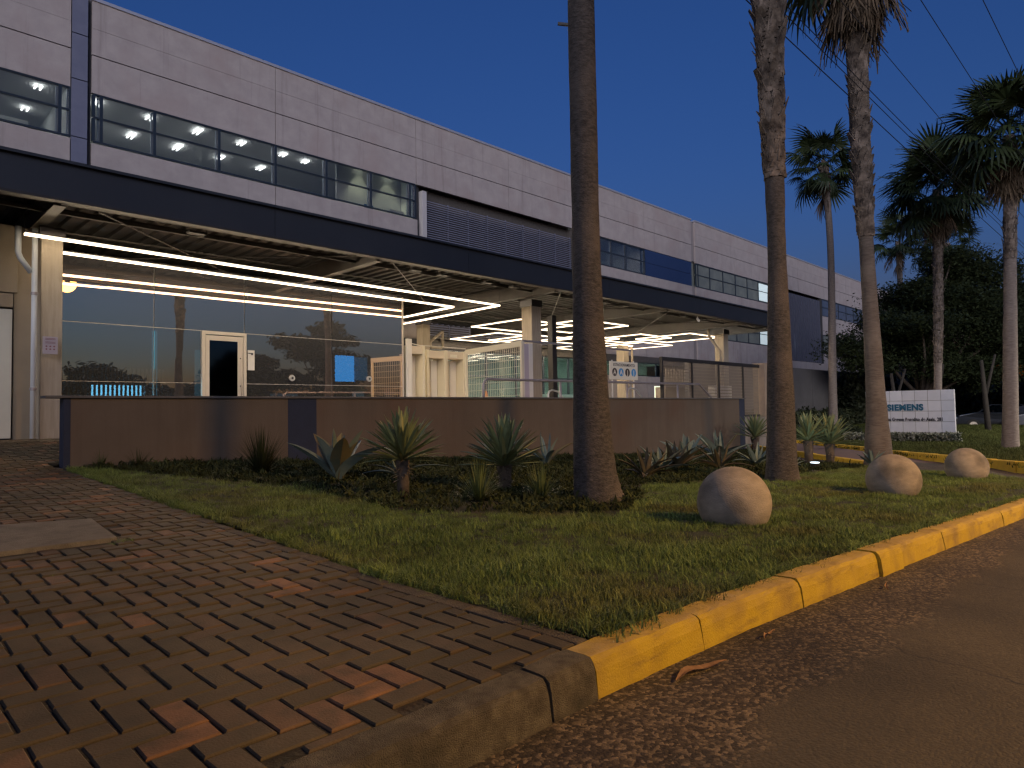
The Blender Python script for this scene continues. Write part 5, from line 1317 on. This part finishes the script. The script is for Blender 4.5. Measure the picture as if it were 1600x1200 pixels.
# white floodlight at the slender palm foot
# ------------------------------------------------------------------ street lamp (out of frame, right) - its light is what gilds the kerb
def street_lamp(x, y, z0, h, arm, lab, power, colour=(1,.54,.15)):
    o = empty('street_lamp', (x, y, z0), lab, 'street lamp')
    MB().tube([(x,y,z0),(x,y,z0+h)], [.09,.05], 12).build('pole', 'galvanised', o, smooth=True)
    a = Vector((x,y,z0+h-.05)); e = a+Vector((arm[0],arm[1],.35))
    MB().tube([a,(a+e)/2+Vector((0,0,.12)),e], .03, 8).build('arm', 'galvanised', o, smooth=True)
    MB().obox(e, e+Vector((arm[0],arm[1],.0)).normalized()*.5, .22, .1).build('head', 'galvanised', o)
    c = e+Vector((arm[0],arm[1],.0)).normalized()*.25-Vector((0,0,.065))
    MB().box(c.x-.1,c.x+.1,c.y-.1,c.y+.1,c.z,c.z+.01).build('lens', 'lens_glow', o)
    l = bpy.data.lights.new('lamp','SPOT'); l.energy = power; l.color = colour; l.shadow_soft_size = .45; l.spot_size = R(165); l.spot_blend = .5
    lo = bpy.data.objects.new('lamp_bulb', l); COL.objects.link(lo); lo.parent = o; lo.location = c-Vector((x,y,z0))-Vector((0,0,.03))
street_lamp(8.7,-10.8,-.3,8.2,(-.05,1.5),'street lamp across the road behind the viewer', LAMP_W)

street_lamp(34.0,-10.8,-.7,8.2,(-.05,1.5),'second street lamp further along the far side of the road, outside the picture', LAMP_W*1.8, (1,.88,.72))  # lamp added to brighten the tiled sign and the far kerbs

# ------------------------------------------------------------------ overhead cables on two poles
def pole(x, y, lab):
    o = empty('utility_pole', (x, y, -.62), lab, 'pole'); MB().tube([(x,y,-.7),(x,y,9.2)], [.16,.10], 12).build('shaft', 'concrete', o, smooth=True)
    MB().box(x-.06,x+.06,y-2.4,y+1.4,8.55,8.67).build('crossarm', 'wood', o)
pole(-22,3.9,'utility pole behind the viewer carrying the overhead cables'); pole(74,3.9,'distant utility pole hidden behind the trees')
for i, (y, z, r_, lab) in enumerate(((5.02,8.0,.011,'leftmost thick overhead cable crossing behind the two rough palm trunks'),(4.72,8.0,.009,'left one of the close pair of overhead cables'),(4.6,8.0,.009,'right one of the close pair of overhead cables'),(3.88,8.0,.007,'thin overhead cable right of the close pair'),(2.9,8.0,.007,'thin overhead cable second from the right'),(2.14,8.0,.007,'rightmost thin overhead cable'))):
    P_ = [(-22+96*t, y, z+.9*((2*t-1)**2)*.5-.14) for t in [k/40 for k in range(41)]]
    tag(MB().tube(P_, r_, 5).build('overhead_cable', 'cable'), lab, 'cable', 'overhead cables')

# ------------------------------------------------------------------ parked cars under the trees
def car(label, x, y, rz, paint):
    o = empty('parked_car', (x, y, -.62), label, 'car', 'cars parked under the trees', rz)
    prof = [(-2.1,.35),(-2.15,.75),(-1.9,.92),(-1.5,.98),(-1.0,1.40),(.5,1.44),(1.15,1.0),(1.95,.86),(2.1,.6),(2.1,.35)]
    def ext(pr, w0, w1=None):
        b = MB(); n = len(pr); w1 = w1 or w0
        for s, w in ((-1,w0),(1,w0)): b.v += [(px, s*(w if pz < 1.0 else w1), pz) for px, pz in pr]
        b.f.append(tuple(range(n))); b.f.append(tuple(reversed(range(n,2*n))))
        for i in range(n): j = (i+1) % n; b.f.append((i, i+n, j+n, j))
        return b
    me = ext(prof, .86, .68).mesh('body', M[paint]); ob = add('body', me, o); q = ob.modifiers.new('b','BEVEL'); q.width = .05; q.segments = 3; recalc(ob)
    for s in (-1,1):
        b = MB().quad((-1.4,s*.79,1.0),(-.95,s*.70,1.37),(-.3,s*.70,1.40),(-.3,s*.79,1.0)); add('side_window', b.mesh('w', M['car_glass']), o)
        b = MB().quad((-.22,s*.79,1.0),(-.22,s*.70,1.40),(.45,s*.70,1.40),(1.0,s*.79,1.02)); add('side_window', b.mesh('w', M['car_glass']), o)
        for wx in (-1.3,1.3):
            b = MB().tube([(wx,s*.70,.32),(wx,s*.88,.32)], .32, 18); w = add('wheel', b.mesh('wheel', M['rubber']), o)
            b = MB().tube([(wx,s*.881,.32),(wx,s*.885,.32)], .19, 12); add('rim', b.mesh('rim', M['aluminium']), w)
    b = MB().quad((.52,-.64,1.43),(.52,.64,1.43),(1.16,.74,1.03),(1.16,-.74,1.03)); add('windscreen', b.mesh('w', M['car_glass']), o)
    for s in (-1,1): add('headlight', MB().box(2.02,2.13,s*.6-.15,s*.6+.15,.62,.74).mesh('hl', M['frame_light']), o)
car('dark parked car in the gloom between the tiled sign and the right palm', 45.0,6.9,R(100),'car_paint')
car('pale parked car in the gloom beside the right palm', 44.0,4.2,R(100),'car_white')

# ------------------------------------------------------------------ dry leaves at the kerb
def dry(label, x, y, L_, rz):
    b = MB(); n = 8; prev = None
    for i in range(n+1):
        t = i/n; w = L_*.07*math.sin(math.pi*min(.98,.05+t*.93)); c = Vector((L_*(t-.5), .08*L_*math.sin(t*4), .006+.012*math.sin(t*5)**2))
        cur = (c+Vector((0,-w,.004)), c, c+Vector((0,w,.005)))
        if prev: b.quad(prev[0],prev[1],cur[1],cur[0]); b.quad(prev[1],prev[2],cur[2],cur[1])
        prev = cur
    o = add('dry_leaf', b.mesh('dry_leaf', M['dry_leaf']), None, (x, y, zroad(x, y)+.002), (0,0,rz)); tag(o, label, 'leaf', 'dry leaves in the gutter')
dry('long curled dry leaf in the gutter near the kerb corner', 2.42,1.38,.30,-.12)
dry('small dry leaf on the road below the grey kerb', 1.38,1.36,.10,1.0)
dry('small pale dry leaf in the gutter further along the yellow kerb', 3.0,1.36,.12,.1)
dry('tiny dry leaf in the gutter below the broken kerb joint', 4.4,1.27,.12,.4)
